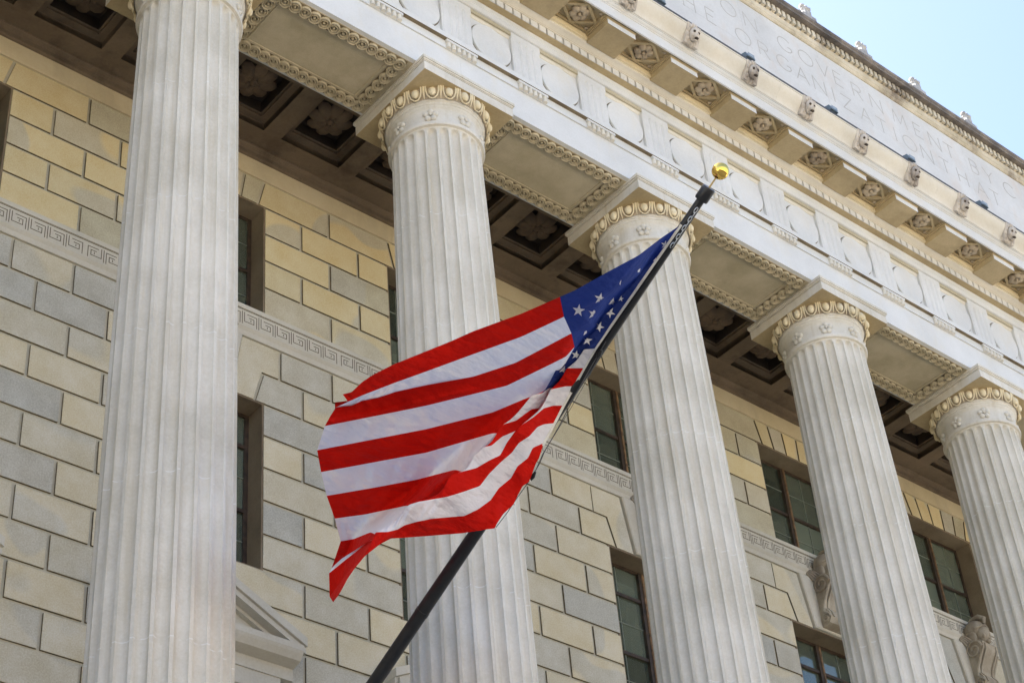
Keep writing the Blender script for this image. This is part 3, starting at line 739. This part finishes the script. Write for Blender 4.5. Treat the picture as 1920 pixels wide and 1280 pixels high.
for k in range(-3, 22):
    x = gp*k
    if not (-4.6 < x < 32): continue
    put('triglyph', tri_me, ent, P(x, 0, 0))
    r = put('regula', rg_me, ent, P(x, 0, 0))
    for i in range(6): put('gutta', g1_me, r, P(x-.26+.104*i, yA-.045, .668))
    m = part('metope', MB().box(x+.3155, x+1.1845, -.672, -.66, .943, 2.04), 'entab', ent)
    put('plaque', disc_me, m, P(x+.75, 0, 0)); put('plaque_groove', dr_me, m, P(x+.75, 0, 0))
    part('metope_moulding', MB().prof_x([(-.675, 1.915), (-.685, 1.925), (-.70, 1.955), (-.715, 1.965), (-.665, 1.965), (-.665, 1.915)], x+.316, x+1.184), 'palecream', ent)
    part('metope_cap', MB().box(x+.316, x+1.184, -.742, -.665, 1.967, 2.045), 'duncream', ent)
    b = put('modillion', blk_me, ent, P(x, 0, 0)); put('modillion_front', blf_me, b, P(x, 0, 0))
    c = put('coffer_panel', pan_me, ent, P(x+.75, 0, 0)); put('lozenge_frame', fr_me, c, P(x+.75, 0, 0)); put('corner_leaf', lf_me, c, P(x+.75, 0, 0))
    put('cornice_rosette', ro_me, c, P(x+.75, cy_, 0), rot=(0, 0, random.uniform(0, 1)))
    if 4 < x < 24:
        h = put('lion_head', lion_me, ent, P(x, -1.90, 3.09), rot=(R_(24), 0, 0)); put('lion_plate', lb_me, h, P(x, -1.90, 3.09))
        for nm_, me_, q_ in (('eye', ey_me, (-.052, -.125, .03)), ('eye', ey_me, (.052, -.125, .03)), ('mouth', mo_me, (0, -.150, -.10))):
            e_ = put(nm_, me_, h); e_.location = q_
    for i in range(8):
        if 1.5 < x < 27: put('dentil', den_me, ent, P(x+1.5/8*(i+.5), 0, 0))

# ------------------------------------------------------------------ attic storey with the inscription
att = thing('attic_wall', 'pale marble attic wall with an incised inscription above the cornice', 'attic', (15, 0, ZO+3.3))
YT = -.70
for k in range(0, 14):
    x = 2.4*k+.3
    for z0, z1 in ((3.45, 4.9), (4.9, 6.1), (6.1, 7.50)):
        part('marble_slab', MB().slab(rect(x+.001, x+2.399, z0+.001, z1-.001), YT+random.uniform(0, .0008), .8, .0015), 'attic', att)
def arc(cx, cz, rx, rz, a0, a1, n=14): return [(cx+rx*math.cos(R_(a0+(a1-a0)*i/n)), cz+rz*math.sin(R_(a0+(a1-a0)*i/n))) for i in range(n+1)]
G = {'O': (.44, [arc(.5, .5, .5, .5, 0, 360, 24)]), 'C': (.40, [arc(.55, .5, .55, .5, 45, 315, 18)]), 'G': (.42, [arc(.52, .5, .52, .5, 45, 330, 18)+[(.95, .42), (.7, .42)]]),
     'N': (.36, [[(0, 0), (0, 1), (1, 0), (1, 1)]]), 'V': (.36, [[(0, 1), (.5, 0), (1, 1)]]), 'E': (.24, [[(1, 0), (0, 0), (0, 1), (1, 1)], [(0, .53), (.8, .53)]]),
     'R': (.28, [[(0, 0), (0, 1), (.6, 1)]+arc(.6, .75, .4, .25, 90, -90, 8)+[(0, .5)], [(.5, .5), (1, 0)]]), 'M': (.44, [[(0, 0), (.12, 1), (.5, .1), (.88, 1), (1, 0)]]),
     'T': (.32, [[(0, 1), (1, 1)], [(.5, 1), (.5, 0)]]), 'B': (.26, [[(0, 0), (0, 1), (.55, 1)]+arc(.55, .77, .38, .23, 90, -90, 8)+[(0, .54)], [(.55, .54)]+arc(.6, .27, .4, .27, 90, -90, 8)+[(0, 0)]]),
     'Y': (.34, [[(0, 1), (.5, .5), (1, 1)], [(.5, .5), (.5, 0)]]), 'H': (.32, [[(0, 0), (0, 1)], [(1, 0), (1, 1)], [(0, .52), (1, .52)]]), 'A': (.36, [[(0, 0), (.5, 1), (1, 0)], [(.2, .36), (.8, .36)]]),
     'Z': (.32, [[(0, 1), (1, 1), (0, 0), (1, 0)]]), 'I': (.0, [[(0, 0), (0, 1)]])}
lm_cache = {}
def letter(ch, x, z):
    if ch not in lm_cache:
        w, strokes = G[ch]; H = .41; mb = MB(); t = .011
        for st in strokes:
            for (a, b) in zip(st, st[1:]):
                p, q = Vector((a[0]*w-w/2, 0, (a[1]-.5)*H)), Vector((b[0]*w-w/2, 0, (b[1]-.5)*H)); d = (q-p).normalized(); n = Vector((-d.z, 0, d.x))*t; p = p-d*t*.6; q = q+d*t*.6
                mb.quadbox([tuple(p-n), tuple(q-n), tuple(q+n), tuple(p+n), tuple(p-n*.8+Vector((0, -.003, 0))), tuple(q-n*.8+Vector((0, -.003, 0))), tuple(q+n*.8+Vector((0, -.003, 0))), tuple(p+n*.8+Vector((0, -.003, 0)))])
        lm_cache[ch] = mb.mesh('letter', 'letter')
    put('letter', lm_cache[ch], att, P(x, YT+.0005, z))
for ch, x in zip('ONGOVERNMENTBYC', (11.95, 12.58, 13.60, 14.24, 14.78, 15.24, 15.84, 16.46, 17.22, 17.84, 18.41, 18.92, 19.79, 20.31, 21.05)): letter(ch, x, 6.96)
for ch, x in zip('HEORGANIZATIONTHAT', (10.70, 11.30, 12.23, 12.82, 13.42, 13.96, 14.49, 14.92, 15.35, 15.93, 16.46, 16.88, 17.36, 17.93, 18.55, 19.15, 19.80, 20.30)): letter(ch, x, 6.29)
for k in range(0, 10):
    a, b = 3.6*k+.3+.001, 3.6*(k+1)+.3-.001
    part('attic_moulding', MB().prof_x([(YT-.02, 7.50), (YT-.05, 7.53), (YT-.05, 7.56), (YT-.07, 7.58), (YT-.085, 7.63), (YT-.085, 7.70), (.8, 7.70), (.8, 7.50)], a, b), 'sootlight', att)
    part('attic_dentil_bed', MB().box(a, b, YT-.07, .8, 7.702, 7.90), 'blackbed', att)
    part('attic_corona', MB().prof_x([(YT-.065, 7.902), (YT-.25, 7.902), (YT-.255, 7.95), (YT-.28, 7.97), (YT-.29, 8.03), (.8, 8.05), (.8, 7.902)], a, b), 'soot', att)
ad_me = MB().box(-.046, .046, YT-.15, YT-.07, 7.70, 7.875).mesh('attic_dentil', 'sootlight')
for i in range(0, 110):
    x = 9.5+.153*i
    if x < 25: put('attic_dentil', ad_me, att, P(x, 0, 0))
an = MB().box(-.17, .17, -.10, .12, -.01, .10).box(-.085, .085, -.08, .09, .10, .26)
an.blob((0, -.03, .30), (.115, .08, .07), 10, 6)
for s in (-1, 1): an.blob((s*.085, -.03, .36), (.05, .06, .055), 8, 6); an.blob((s*.20, 0, .115), (.06, .07, .075), 8, 6)
an.blob((0, -.05, .34), (.03, .04, .08), 8, 6)
an_me = an.mesh('roof_ornament', 'ornament', 60)
anl = ['carved roof ornament nearest the top edge of the picture', 'carved roof ornament on the attic cornice, second from the top edge', 'carved roof ornament in the middle of the five on the attic cornice', 'carved roof ornament on the attic cornice, second from the right edge', 'carved roof ornament cut by the right edge of the picture']
for i in range(5):
    o = put('roof_ornament', an_me, None, P(12.57+1.8*i, YT-.17, 8.03), rot=(0, 0, random.uniform(-.05, .05)), scale=(1.15, 1.15, 1.1))
    o['label'] = anl[i]; o['category'] = 'ornament'; o['group'] = 'carved ornaments along the roof edge'
# floodlights standing on the gutter
fb = MB().quadbox([(-.13, -.10, 0), (.13, -.10, 0), (.13, .10, 0), (-.13, .10, 0), (-.13, -.06, .15), (.13, -.06, .15), (.13, .12, .19), (-.13, .12, .19)]); fb.xf(Matrix.Diagonal((.8, .8, .85, 1))); fb_me = fb.mesh('lamp_housing', 'lampbox')
fg = MB().box(.131, .137, -.05, .08, .03, .14).box(-.10, .10, -.112, -.104, .025, .12); fg.xf(Matrix.Diagonal((.8, .8, .85, 1))); fg_me = fg.mesh('lamp_lens', 'lampglass')
fk_me = MB().box(-.03, .03, -.03, .03, -.05, .0).mesh('lamp_bracket', 'lampbox')
fll = ['small blue grey floodlight at the top edge above the lion heads', 'small blue grey floodlight on the gutter nearest the gold ball', 'middle blue grey floodlight of the gutter row', 'small blue grey floodlight on the gutter, second from the right edge', 'small blue grey floodlight on the gutter nearest the right edge']
for i in range(5):
    x = 8.22+2.25*i; t = thing('floodlight', fll[i], 'floodlight', P(x, -1.93, 3.37), 'floodlights along the gutter')
    put('lamp_housing', fb_me, t, P(x, -1.93, 3.37)); put('lamp_lens', fg_me, t, P(x, -1.93, 3.37)); put('lamp_bracket', fk_me, t, P(x, -1.93, 3.37))
# upper building mass behind the attic
bw = thing('shade_pavilion', 'stone end pavilion added left of the colonnade to shade it, outside the picture', 'building', (-20, -2, 0))  # unseen mass added to darken the columns' left sides
part('shade_pavilion_wall', MB().box(-34, -7.2, -2.2, 21.9, -ZO, 7.9), 'podium', bw); part('shade_end_wall', MB().box(-7.19, -3.9, -.95, 21.8, -ZO, 7.85), 'podium', bw)
bl = thing('building_block', 'plain stone mass of the building behind the portico', 'building', (12, 15, 0))
part('upper_storeys', MB().box(-22, 46, .85, 22, 1.2, 7.9).box(-22, 46, 3.5, 22, -ZO, 1.2), 'podium', bl)

# ------------------------------------------------------------------ flagpole
XP = 2.25
a0, a1 = Vector((XP, -.10, -11.62)), Vector((XP, -6.722, -8.312))
dirp = (a1-a0).normalized(); side = Vector((1, 0, 0)); upn = side.cross(dirp)
pole = thing('flagpole', 'black leaning flagpole with a gold ball at its tip', 'flagpole', P(*a0))
def world_tube(name, pts, rad, mat, parent, seg=20, smooth=40):
    mb = MB().tube([P(*p) for p in pts], rad, seg); xs = list(zip(*mb.v)); at = tuple((min(c)+max(c))/2 for c in xs)
    return put(name, mb.mesh(name, mat, smooth, shift=at), parent, at)
Lp = (a1-a0).length
world_tube('pole_shaft', [a0+dirp*Lp*t for t in (0, .25, .5, .75, 1)], [.080, .078, .070, .058, .045], 'pole', pole)
world_tube('pole_joint_ring', [a0+dirp*1.85, a0+dirp*1.90], [.0825, .0825], 'pole', pole)
world_tube('collar', [a1-dirp*.01, a1+dirp*.005, a1+dirp*.135, a1+dirp*.15], [.07, .076, .076, .07], 'pole', pole)
world_tube('collar', [a1-dirp*.07, a1-dirp*.01], [.022, .022], 'pole', pole)
world_tube('rod', [a1+dirp*.14, a1+dirp*.29], [.011, .009], 'brass', pole)
ball = a1+dirp*.357
mb = MB().blob((0, 0, 0), (.092, .092, .092), 40, 24); put('gold_ball', mb.mesh('gold_ball', 'gold', 180), pole, P(*ball))
part('pole_bracket', MB().box(XP-.2, XP+.2, -.35, .5, ZB, -11.55), 'podium', pole)
ch = MB()
for i in range(9):
    c = a1-dirp*(.12+.055*i)+upn*.045-side*.012; M = Matrix.Rotation(R_(90)*(i % 2), 3, dirp)
    pts = []
    for k in range(12):
        t = 2*math.pi*k/12; pts.append(c+dirp*.035*math.cos(t)+(M @ side)*.016*math.sin(t))
    ch.tube([P(*p) for p in pts], .0045, 5, closed=True)
xs = list(zip(*ch.v)); at = tuple((min(c)+max(c))/2 for c in xs)
put('chain', ch.mesh('chain', 'chain', 60, shift=at), pole, at)

# ------------------------------------------------------------------ flag
FPX = 3512.9
def rayd(x, y):
    d = RT*((x-960)/FPX)+UP*(-(y-640)/FPX)+_f; return d
PO = np.array([XP, -4.0, -9.80+ZO]); n_ = np.cross([0, -.9, .44], [-.72, .66, -.22]); n_ /= np.linalg.norm(n_)
def flagpt(x, y, d):
    r = rayd(x, y); t = np.dot(PO-CAM, n_)/np.dot(r, n_); p = CAM+r*t; return p+r/np.linalg.norm(r)*d
# every seam of the flag, hoist to fly: (u, x, y, depth); the deep stretches are the hidden returns of the folds
def hoist(k): 
    if k <= 7: return (1277-23*k, 421+33.2*k)
    return [(1095, 690), (1076.7, 724), (1056.7, 760), (1040, 793), (1020, 830), (1010, 860)][k-8]
S = {}
S[0] = [(.05, 1240, 446, 0), (.12, 1197, 479, -.03), (.22, 1138, 510.6, -.08), (.33, 1078.5, 544, -.08), (.4, 1051, 556, -.07), (.5, 978, 587.7, 0), (.62, 887, 621, .06), (.68, 847, 639, .08), (.82, 738.5, 682.7, .03), (.87, 699, 702.5, 0), (.91, 679, 716, -.03), (.95, 659, 735, -.06), (1, 642.5, 739, -.06)]
S[1] = [(.025, 1240, 470, .02), (.06, 1216, 505, .10), (.11, 1195, 516, -.03), (.2, 1130, 554, -.10), (.4, 1059, 593, -.08), (.5, 978, 631, 0), (.62, 887, 664, .06), (.74, 798, 696.6, .03), (.82, 738.5, 718, -.02), (.92, 679, 741, -.06), (1, 653, 753, -.05)]
S[2] = [(.05, 1205, 506, .0), (.12, 1180, 545, .12), (.30, 1122, 612, .10), (.33, 1110, 611, -.08), (.4, 1073, 624, -.09), (.52, 966.7, 680, 0), (.62, 887, 706, .05), (.72, 798, 722, .02), (.79, 742.5, 734, -.06), (.84, 707, 746, -.08), (.89, 679, 751, -.05), (.95, 660, 760, .05), (1, 628, 764, .08)]
S[3] = [(.09, 1165, 552, .0), (.16, 1150, 585, .12), (.34, 1095, 645, .12), (.40, 1079, 648, -.06), (.42, 1062, 668, -.05), (.47, 1028, 685, .0), (.58, 950, 723, .04), (.76, 800, 760, .05), (.83, 748, 770.7, .05), (1, 609, 798.4, .02)]
S[4] = [(.14, 1130, 592, .0), (.19, 1120, 625, .14), (.40, 1045, 712, .16), (.50, 1010, 742, .14), (.55, 990, 745, .10), (.63, 923, 773, .06), (.77, 800, 804, .05), (1, 594.6, 843.7, .02)]
S[5] = [(.2, 1097, 636, .0), (.28, 1058, 671, .02), (.34, 1060, 700, .16), (.52, 965, 795, .18), (.58, 940, 812, .15), (.62, 923, 812, .11), (.78, 800, 848, .06), (1, 602, 884.6, .02)]
S[6] = [(.12, 1115, 640, .0), (.30, 1062, 680, .02), (.385, 1041, 694, .01), (.42, 1045, 725, .17), (.62, 890, 868, .18), (.66, 868, 884, .15), (.69, 853, 880, .11), (.78, 780, 899, .07), (.88, 700, 914, .05), (1, 612.5, 929, .03)]
S[7] = [(.05, 1094, 655, -.02), (.10, 1085, 680, .10), (.30, 1045, 725, .10), (.36, 1028, 728, .04), (.40, 1016.7, 736.7, .01), (.44, 995, 741, 0), (.48, 1000, 770, .17), (.68, 815, 935, .18), (.74, 780, 955, .15), (.78, 764, 947, .10), (.88, 684, 964, .06), (1, 627.5, 971.6, .04)]
S[8] = [(.08, 1062.5, 690, -.03), (.12, 1055, 712, .09), (.32, 1012, 765, .09), (.36, 996.7, 766.7, .04), (.42, 968, 788, 0), (.46, 945, 795, -.02), (.49, 936.7, 800, -.02), (.54, 945, 825, .17), (.76, 762, 985, .18), (.84, 712, 1005, .14), (.88, 695, 997, .08), (.94, 663, 1010, .05), (1, 639, 1014, .04)]
S[9] = [(.04, 1060, 724, -.01), (.11, 1031.7, 730, -.04), (.16, 1025, 752, .06), (.30, 980, 806, .06), (.35, 966.7, 807.5, .02), (.42, 941.7, 818, 0), (.48, 921.7, 835, -.02), (.52, 908, 837.5, -.02), (.56, 888, 852, -.03), (.60, 895, 880, .15), (.80, 742, 1000, .16), (.88, 696, 1012, .10), (.93, 670, 1028, .07), (.97, 640, 1047, .08), (1, 622, 1064, .10)]
S[10] = [(.05, 1038, 760, 0), (.1, 1020, 765, -.02), (.16, 1000, 782, -.04), (.22, 976.7, 797, -.05), (.27, 966, 808, -.05), (.32, 950, 830, -.04), (.37, 938, 853, -.03), (.44, 917, 863, -.03), (.52, 893, 877, -.03), (.63, 843, 890, -.03), (.68, 848, 912, .12), (.84, 726, 1003, .13), (.90, 692, 1013, .08), (.94, 668, 1033, .05), (.97, 643, 1053, .06), (1, 617, 1074, .08)]
S[11] = [(.05, 1020, 795, 0), (.09, 1008, 800, 0), (.14, 993, 817, -.02), (.2, 973, 830, -.03), (.26, 960, 848, -.03), (.33, 938, 867, -.03), (.4, 917, 888, -.03), (.46, 900, 910.6, -.03), (.53, 867.6, 922, -.04), (.6, 838, 931, -.05), (.71, 785, 940, -.05), (.75, 766, 946, -.05), (.79, 748, 968, -.01), (.87, 703, 999, .04), (.89, 694, 1020, .02), (.92, 682, 1040, .0), (.96, 653, 1072, -.01), (1, 618, 1118, -.02)]
S[12] = [(.05, 999, 839, 0), (.09, 990, 858, .01), (.15, 970, 874, .01), (.22, 958, 896, .01), (.29, 935, 915, 0), (.36, 920, 937, 0), (.43, 897, 954, -.01), (.5, 870.6, 966.8, -.02), (.54, 853, 968, -.02), (.63, 809, 972, -.05), (.69, 780, 978, -.05), (.73, 759, 984, -.05), (.76, 745.7, 992, -.04), (.80, 727, 996.6, -.04), (.85, 706, 997, .02), (.87, 703, 999, .05), (.89, 694, 1020, .03), (.92, 682, 1040, .01), (.96, 653, 1072, 0), (1, 618, 1118, -.01)]
S[13] = [(.03, 1005, 868, 0), (.1, 992, 903, .02), (.13, 980, 910.6, .0), (.19, 968, 934, .01), (.22, 962.6, 945.6, 0), (.27, 943.6, 963, .02), (.32, 932, 980.7, 0), (.35, 927.5, 990, 0), (.4, 911, 992, .03), (.5, 867.6, 999, .04), (.66, 780, 1006, .03), (.75, 732.5, 1009, .0), (.8, 712, 1020, -.02), (.86, 684, 1042, -.03), (.91, 665, 1065, -.04), (.95, 652, 1084, -.04), (.98, 637, 1112, -.03), (1, 624.7, 1128, -.03)]
NU, SUB = 320, 6
ug = np.linspace(0, 1, NU)
rows = []
for k in range(14):
    hx_, hy_ = hoist(k); kn = np.array([(0, hx_, hy_, 0)]+S[k], float); kn[:, 3] *= 1.7
    c = np.stack([np.interp(ug, kn[:, 0], kn[:, i]) for i in (1, 2, 3)], 1)
    ker = np.exp(-np.arange(-4, 5)**2/4.0); ker /= ker.sum()
    sm = np.stack([np.convolve(np.pad(c[:, i], 4, mode='reflect', reflect_type='odd'), ker, 'valid') for i in range(3)], 1)
    rows.append(sm)
rows = np.array(rows)                                        # 14 x NU x 3
NV = 13*SUB+1
fine = np.zeros((NV, NU, 3)); vk = np.linspace(0, 13, NV)
for i, v in enumerate(vk):
    k = min(int(v), 12); t = v-k; fine[i] = rows[k]*(1-t)+rows[k+1]*t
# the curl that hides the upper edge of the third stripe near the fly
def sst(a, b, x): t = np.clip((x-a)/(b-a), 0, 1); return t*t*(3-2*t)
wf = sst(.58, .70, ug)
for q, (dx, dy, dd_) in {1: (0, -10, .13), 2: (0, 2, .18), 3: (0, 0, .15), 4: (0, 0, .09), 5: (0, 0, .04)}.items():
    i = 2*SUB+q; tgt = fine[i].copy()
    if q <= 2: tgt[:, 0] = rows[2][:, 0]+dx; tgt[:, 1] = rows[2][:, 1]+dy
    tgt[:, 2] = (rows[2][:, 2]*0+dd_)
    fine[i] = fine[i]*(1-wf[:, None])+tgt*wf[:, None]
# the left sheet leans so that it faces the street; the hoist side faces the sky
uL = np.interp(vk, range(14), [.05, .11, .33, .40, .55, .62, .69, .78, .88, .90, .90, .92, .95, .97])
wL = sst(0, 1, (ug[None, :]-uL[:, None]+.03)/.10)
fine[..., 2] += .0038*(fine[..., 1]-700)*wL
fine[..., 2] -= .0028*(fine[..., 1]-760)*(1-wL)*np.clip((vk[:, None]-7)/2, 0, 1)
# ripples of the cloth
rng = np.random.RandomState(3)
Uu, Vv = np.meshgrid(ug, vk)
rip = .030*np.sin(9*Vv/13*2+14*Uu)+.022*np.sin(27*Uu+2.0*Vv+2*np.sin(3*Uu+Vv*.4))*np.clip(Uu*2-.2, 0, 1)+.012*np.sin(75*Uu-2.6*Vv+3*np.sin(5*Uu))*np.clip(Uu*3-1.6, 0, 1)
fr_ = np.sin(math.pi*(Vv % 1)); isw = (np.floor(Vv).astype(int) % 2 == 1)
env = np.clip((Uu-.5)*3, 0, 1)*fr_*(.011*isw+.006*(~isw))
rip += .028*np.sin(34*Uu+1.0)*np.clip((Vv-11.6)/1.4, 0, 1)*np.clip(Uu*8, 0, 1)
rip += env*(np.sin(190*Uu+1.6*Vv+4*np.sin(7*Uu+Vv))+.6*np.sin(118*Uu-2.1*Vv))
rip += .016*np.sin(22*Uu+.7*Vv)*np.clip((Vv-8)/2, 0, 1)*np.clip(1.2-Uu*1.5, 0, 1)
rip += .03*np.sin(math.pi*(Vv % 1))*0
fine[..., 2] += rip
PTS = np.array([[flagpt(*fine[i, j]) for j in range(NU)] for i in range(NV)])
# smooth vertex normals over the whole sheet
du = np.gradient(PTS, axis=1); dv = np.gradient(PTS, axis=0); NRM = np.cross(du, dv); NRM /= (np.linalg.norm(NRM, axis=2, keepdims=True)+1e-9)
flag = thing('flag', 'American flag streaming from the leaning black pole before the columns', 'flag', tuple(PTS[0, 0]))
F0 = PTS[0, 0]
def sheet(name, i0, i1, j0, j1, mat):
    idx = {}; vs = []; fs = []; ns = []
    for i in range(i0, i1+1):
        for j in range(j0, j1+1):
            idx[i, j] = len(vs); vs.append(tuple(PTS[i, j]-F0)); ns.append(tuple(NRM[i, j]))
    for i in range(i0, i1):
        for j in range(j0, j1): fs.append((idx[i, j], idx[i, j+1], idx[i+1, j+1], idx[i+1, j]))
    me = bpy.data.meshes.new(name); me.from_pydata(vs, [], fs); me.materials.append(MAT[mat])
    me.polygons.foreach_set('use_smooth', [True]*len(fs)); me.update()
    me.normals_split_custom_set_from_vertices(ns)
    o = bpy.data.objects.new(name, me); COL.objects.link(o); o.parent = flag; return o
JC = int(round(.4*(NU-1)))
for k in range(13):
    j0 = JC if k < 7 else 0
    sheet('stripe', k*SUB, (k+1)*SUB, j0, NU-1, 'red' if k % 2 == 0 else 'white')
canton = sheet('canton', 0, 7*SUB, 0, JC, 'blue')
# heading along the hoist
hp = PTS[:, 0]; mb = MB()
off = RT*.018+UP*-.012
for i in range(0, NV-SUB, 1):
    a, b = hp[i], hp[i+1]; o = len(mb.v)
    w0 = .016
    dv_ = (b-a)/np.linalg.norm(b-a); sd_ = np.cross(dv_, _f); sd_ /= np.linalg.norm(sd_)
    if np.dot(sd_, RT) < 0: sd_ = -sd_
    mb.v += [tuple(a-F0-sd_*.012-_f*.006), tuple(a-F0+sd_*w0-_f*.006), tuple(b-F0+sd_*w0-_f*.006), tuple(b-F0-sd_*.012-_f*.006)]; mb.f.append((o, o+1, o+2, o+3))
hd_ = put('heading', mb.mesh('heading', 'heading'), flag, tuple(F0))
# stars: draped on the nearest layer of cloth
verts = PTS.reshape(-1, 3); polys = []; 
for i in range(NV-1):
    for j in range(NU-1): a = i*NU+j; polys.append((a, a+1, a+NU+1, a+NU))
bvh = BVHTree.FromPolygons([Vector(v) for v in verts], polys)
stars = [(1163.8, 536, 10, 5), (1125.3, 560, 10, 12), (1084.8, 582, 10.5, 8), (1113, 588.5, 9.5, 12), (1100.3, 620, 9, 0), (1123, 612.5, 9, 25), (1101, 638, 8.5, 6), (1080, 665.5, 8, 12), (1056, 693, 7, 25), (1143.5, 586, 9, 35), (1148, 566, 7.5, 20), (1196, 511, 8, 30), (1228, 486, 7, 20), (1247, 459, 7, 10), (1164, 560, 5, 10)]
c0 = Vector(CAM)
for (sx, sy, sr, rot) in stars:
    sr *= 1.18
    def ij(px, py):
        d = Vector(rayd(px, py)).normalized(); h = bvh.ray_cast(c0, d); return h
    vs = []; fs = []; rr = [0, .38, .7, 1]
    pts2 = []
    for ring_ in range(4):
        for q in range(20):
            a = R_(rot-90)+2*math.pi*q/20; seg = (q % 4)/4.0; m = q % 4
            rt = 1-(1-.40)*(m/2.0 if m <= 2 else (4-m)/2.0)
            # straight edges between tip and notch
            t_ = m/2.0 if m <= 2 else (4-m)/2.0
            A1 = 2*math.pi/10; tip = (1, 0); nt_ = (.39*math.cos(A1), .39*math.sin(A1)); e = (tip[0]*(1-t_)+nt_[0]*t_, tip[1]*(1-t_)+nt_[1]*t_)
            rt = math.hypot(*e); ta = math.atan2(e[1], e[0]); base_a = 2*math.pi*(q//4)/5; aa = R_(rot-90)+(base_a+ta if m <= 2 else base_a+2*math.pi/5-ta)
            rd = rr[ring_]*rt*sr; pts2.append((sx+rd*math.cos(aa), sy+rd*math.sin(aa)))
    hits = [ij(*p) for p in pts2]
    dd = [h[3] if h[0] is not None else None for h in hits]
    vs = [tuple((h[0]-Vector(rayd(*p)).normalized()*.006)-Vector(F0)) if h[0] is not None else (0, 0, 0) for h, p in zip(hits, pts2)]
    for r_ in range(3):
        for q in range(20):
            q2 = (q+1) % 20; f = (r_*20+q, r_*20+q2, (r_+1)*20+q2, (r_+1)*20+q)
            ds = [dd[i] for i in f]
            if None in ds or max(ds)-min(ds) > .07: continue
            # only where the cloth beneath belongs to the canton
            ok = True
            for i in f:
                pi = hits[i][2]; jj = pi % (NU-1); ii = pi//(NU-1)
                if jj >= JC or ii >= 7*SUB: ok = False
            if ok: fs.append(f)
    if fs:
        comp = {i: i for i in range(80)}       # a star cut by a fold keeps its larger visible piece
        def fd(i):
            while comp[i] != i: i = comp[i]
            return i
        for f in fs:
            for i in f[1:]: comp[fd(i)] = fd(f[0])
        cnt = {}
        for f in fs: cnt[fd(f[0])] = cnt.get(fd(f[0]), 0)+1
        best = max(cnt, key=cnt.get); fs = [f for f in fs if fd(f[0]) == best]
        us = sorted({i for f in fs for i in f}); mp_ = {i: n for n, i in enumerate(us)}; vs = [vs[i] for i in us]; fs = [tuple(mp_[i] for i in f) for f in fs]
        me = bpy.data.meshes.new('star'); me.from_pydata(vs, [], fs); me.materials.append(MAT['star']); me.validate(); me.update()
        o = bpy.data.objects.new('star', me); COL.objects.link(o); o.parent = canton
# halyard, snap hooks and cleat
def wpt(x, y, d): return Vector(flagpt(x, y, d))
hal = thing('halyard', 'thin halyard rope with snap hooks along the hoist of the flag', 'rope', tuple(wpt(1120, 665, .03)))
def wt(name, pts, r, mat, seg=6):
    mb = MB().tube([tuple(p) for p in pts], r, seg); xs = list(zip(*mb.v)); at = tuple((min(c)+max(c))/2 for c in xs)
    return put(name, mb.mesh(name, mat, 60, shift=at), hal, at)
wt('rope', [wpt(*p) for p in ((1136, 640, .04), (1108, 688, .03), (1080, 738, .03), (1046, 803, .03), (1021, 846, .02), (1012, 868, .02), (996, 896, .02), (968, 935, .02), (950, 962, .02), (930, 988, .02))], .005, 'darkrope')
wt('rope', [wpt(*p) for p in ((1130, 655, .06), (1104, 706, .07), (1072, 762, .06), (1040, 815, .05), (1018, 850, .04), (1004, 882, .03))], .0035, 'darkrope')
wt('cleat', [wpt(*p) for p in ((1127, 656, .0), (1123, 664, -.01), (1120, 670, .0))], [.02, .032, .015], 'pole', 8)
wt('cleat', [wpt(*p) for p in ((1004, 884, .0), (999, 893, -.01), (994, 901, .0))], [.012, .026, .010], 'pole', 8)
for (x, y) in ((962, 941), (926, 985), (992, 898)):
    wt('snap_hook', [wpt(x-3, y-5, -.02), wpt(x, y, -.03), wpt(x+3, y+5, -.02)], [.006, .012, .007], 'plastic', 8)
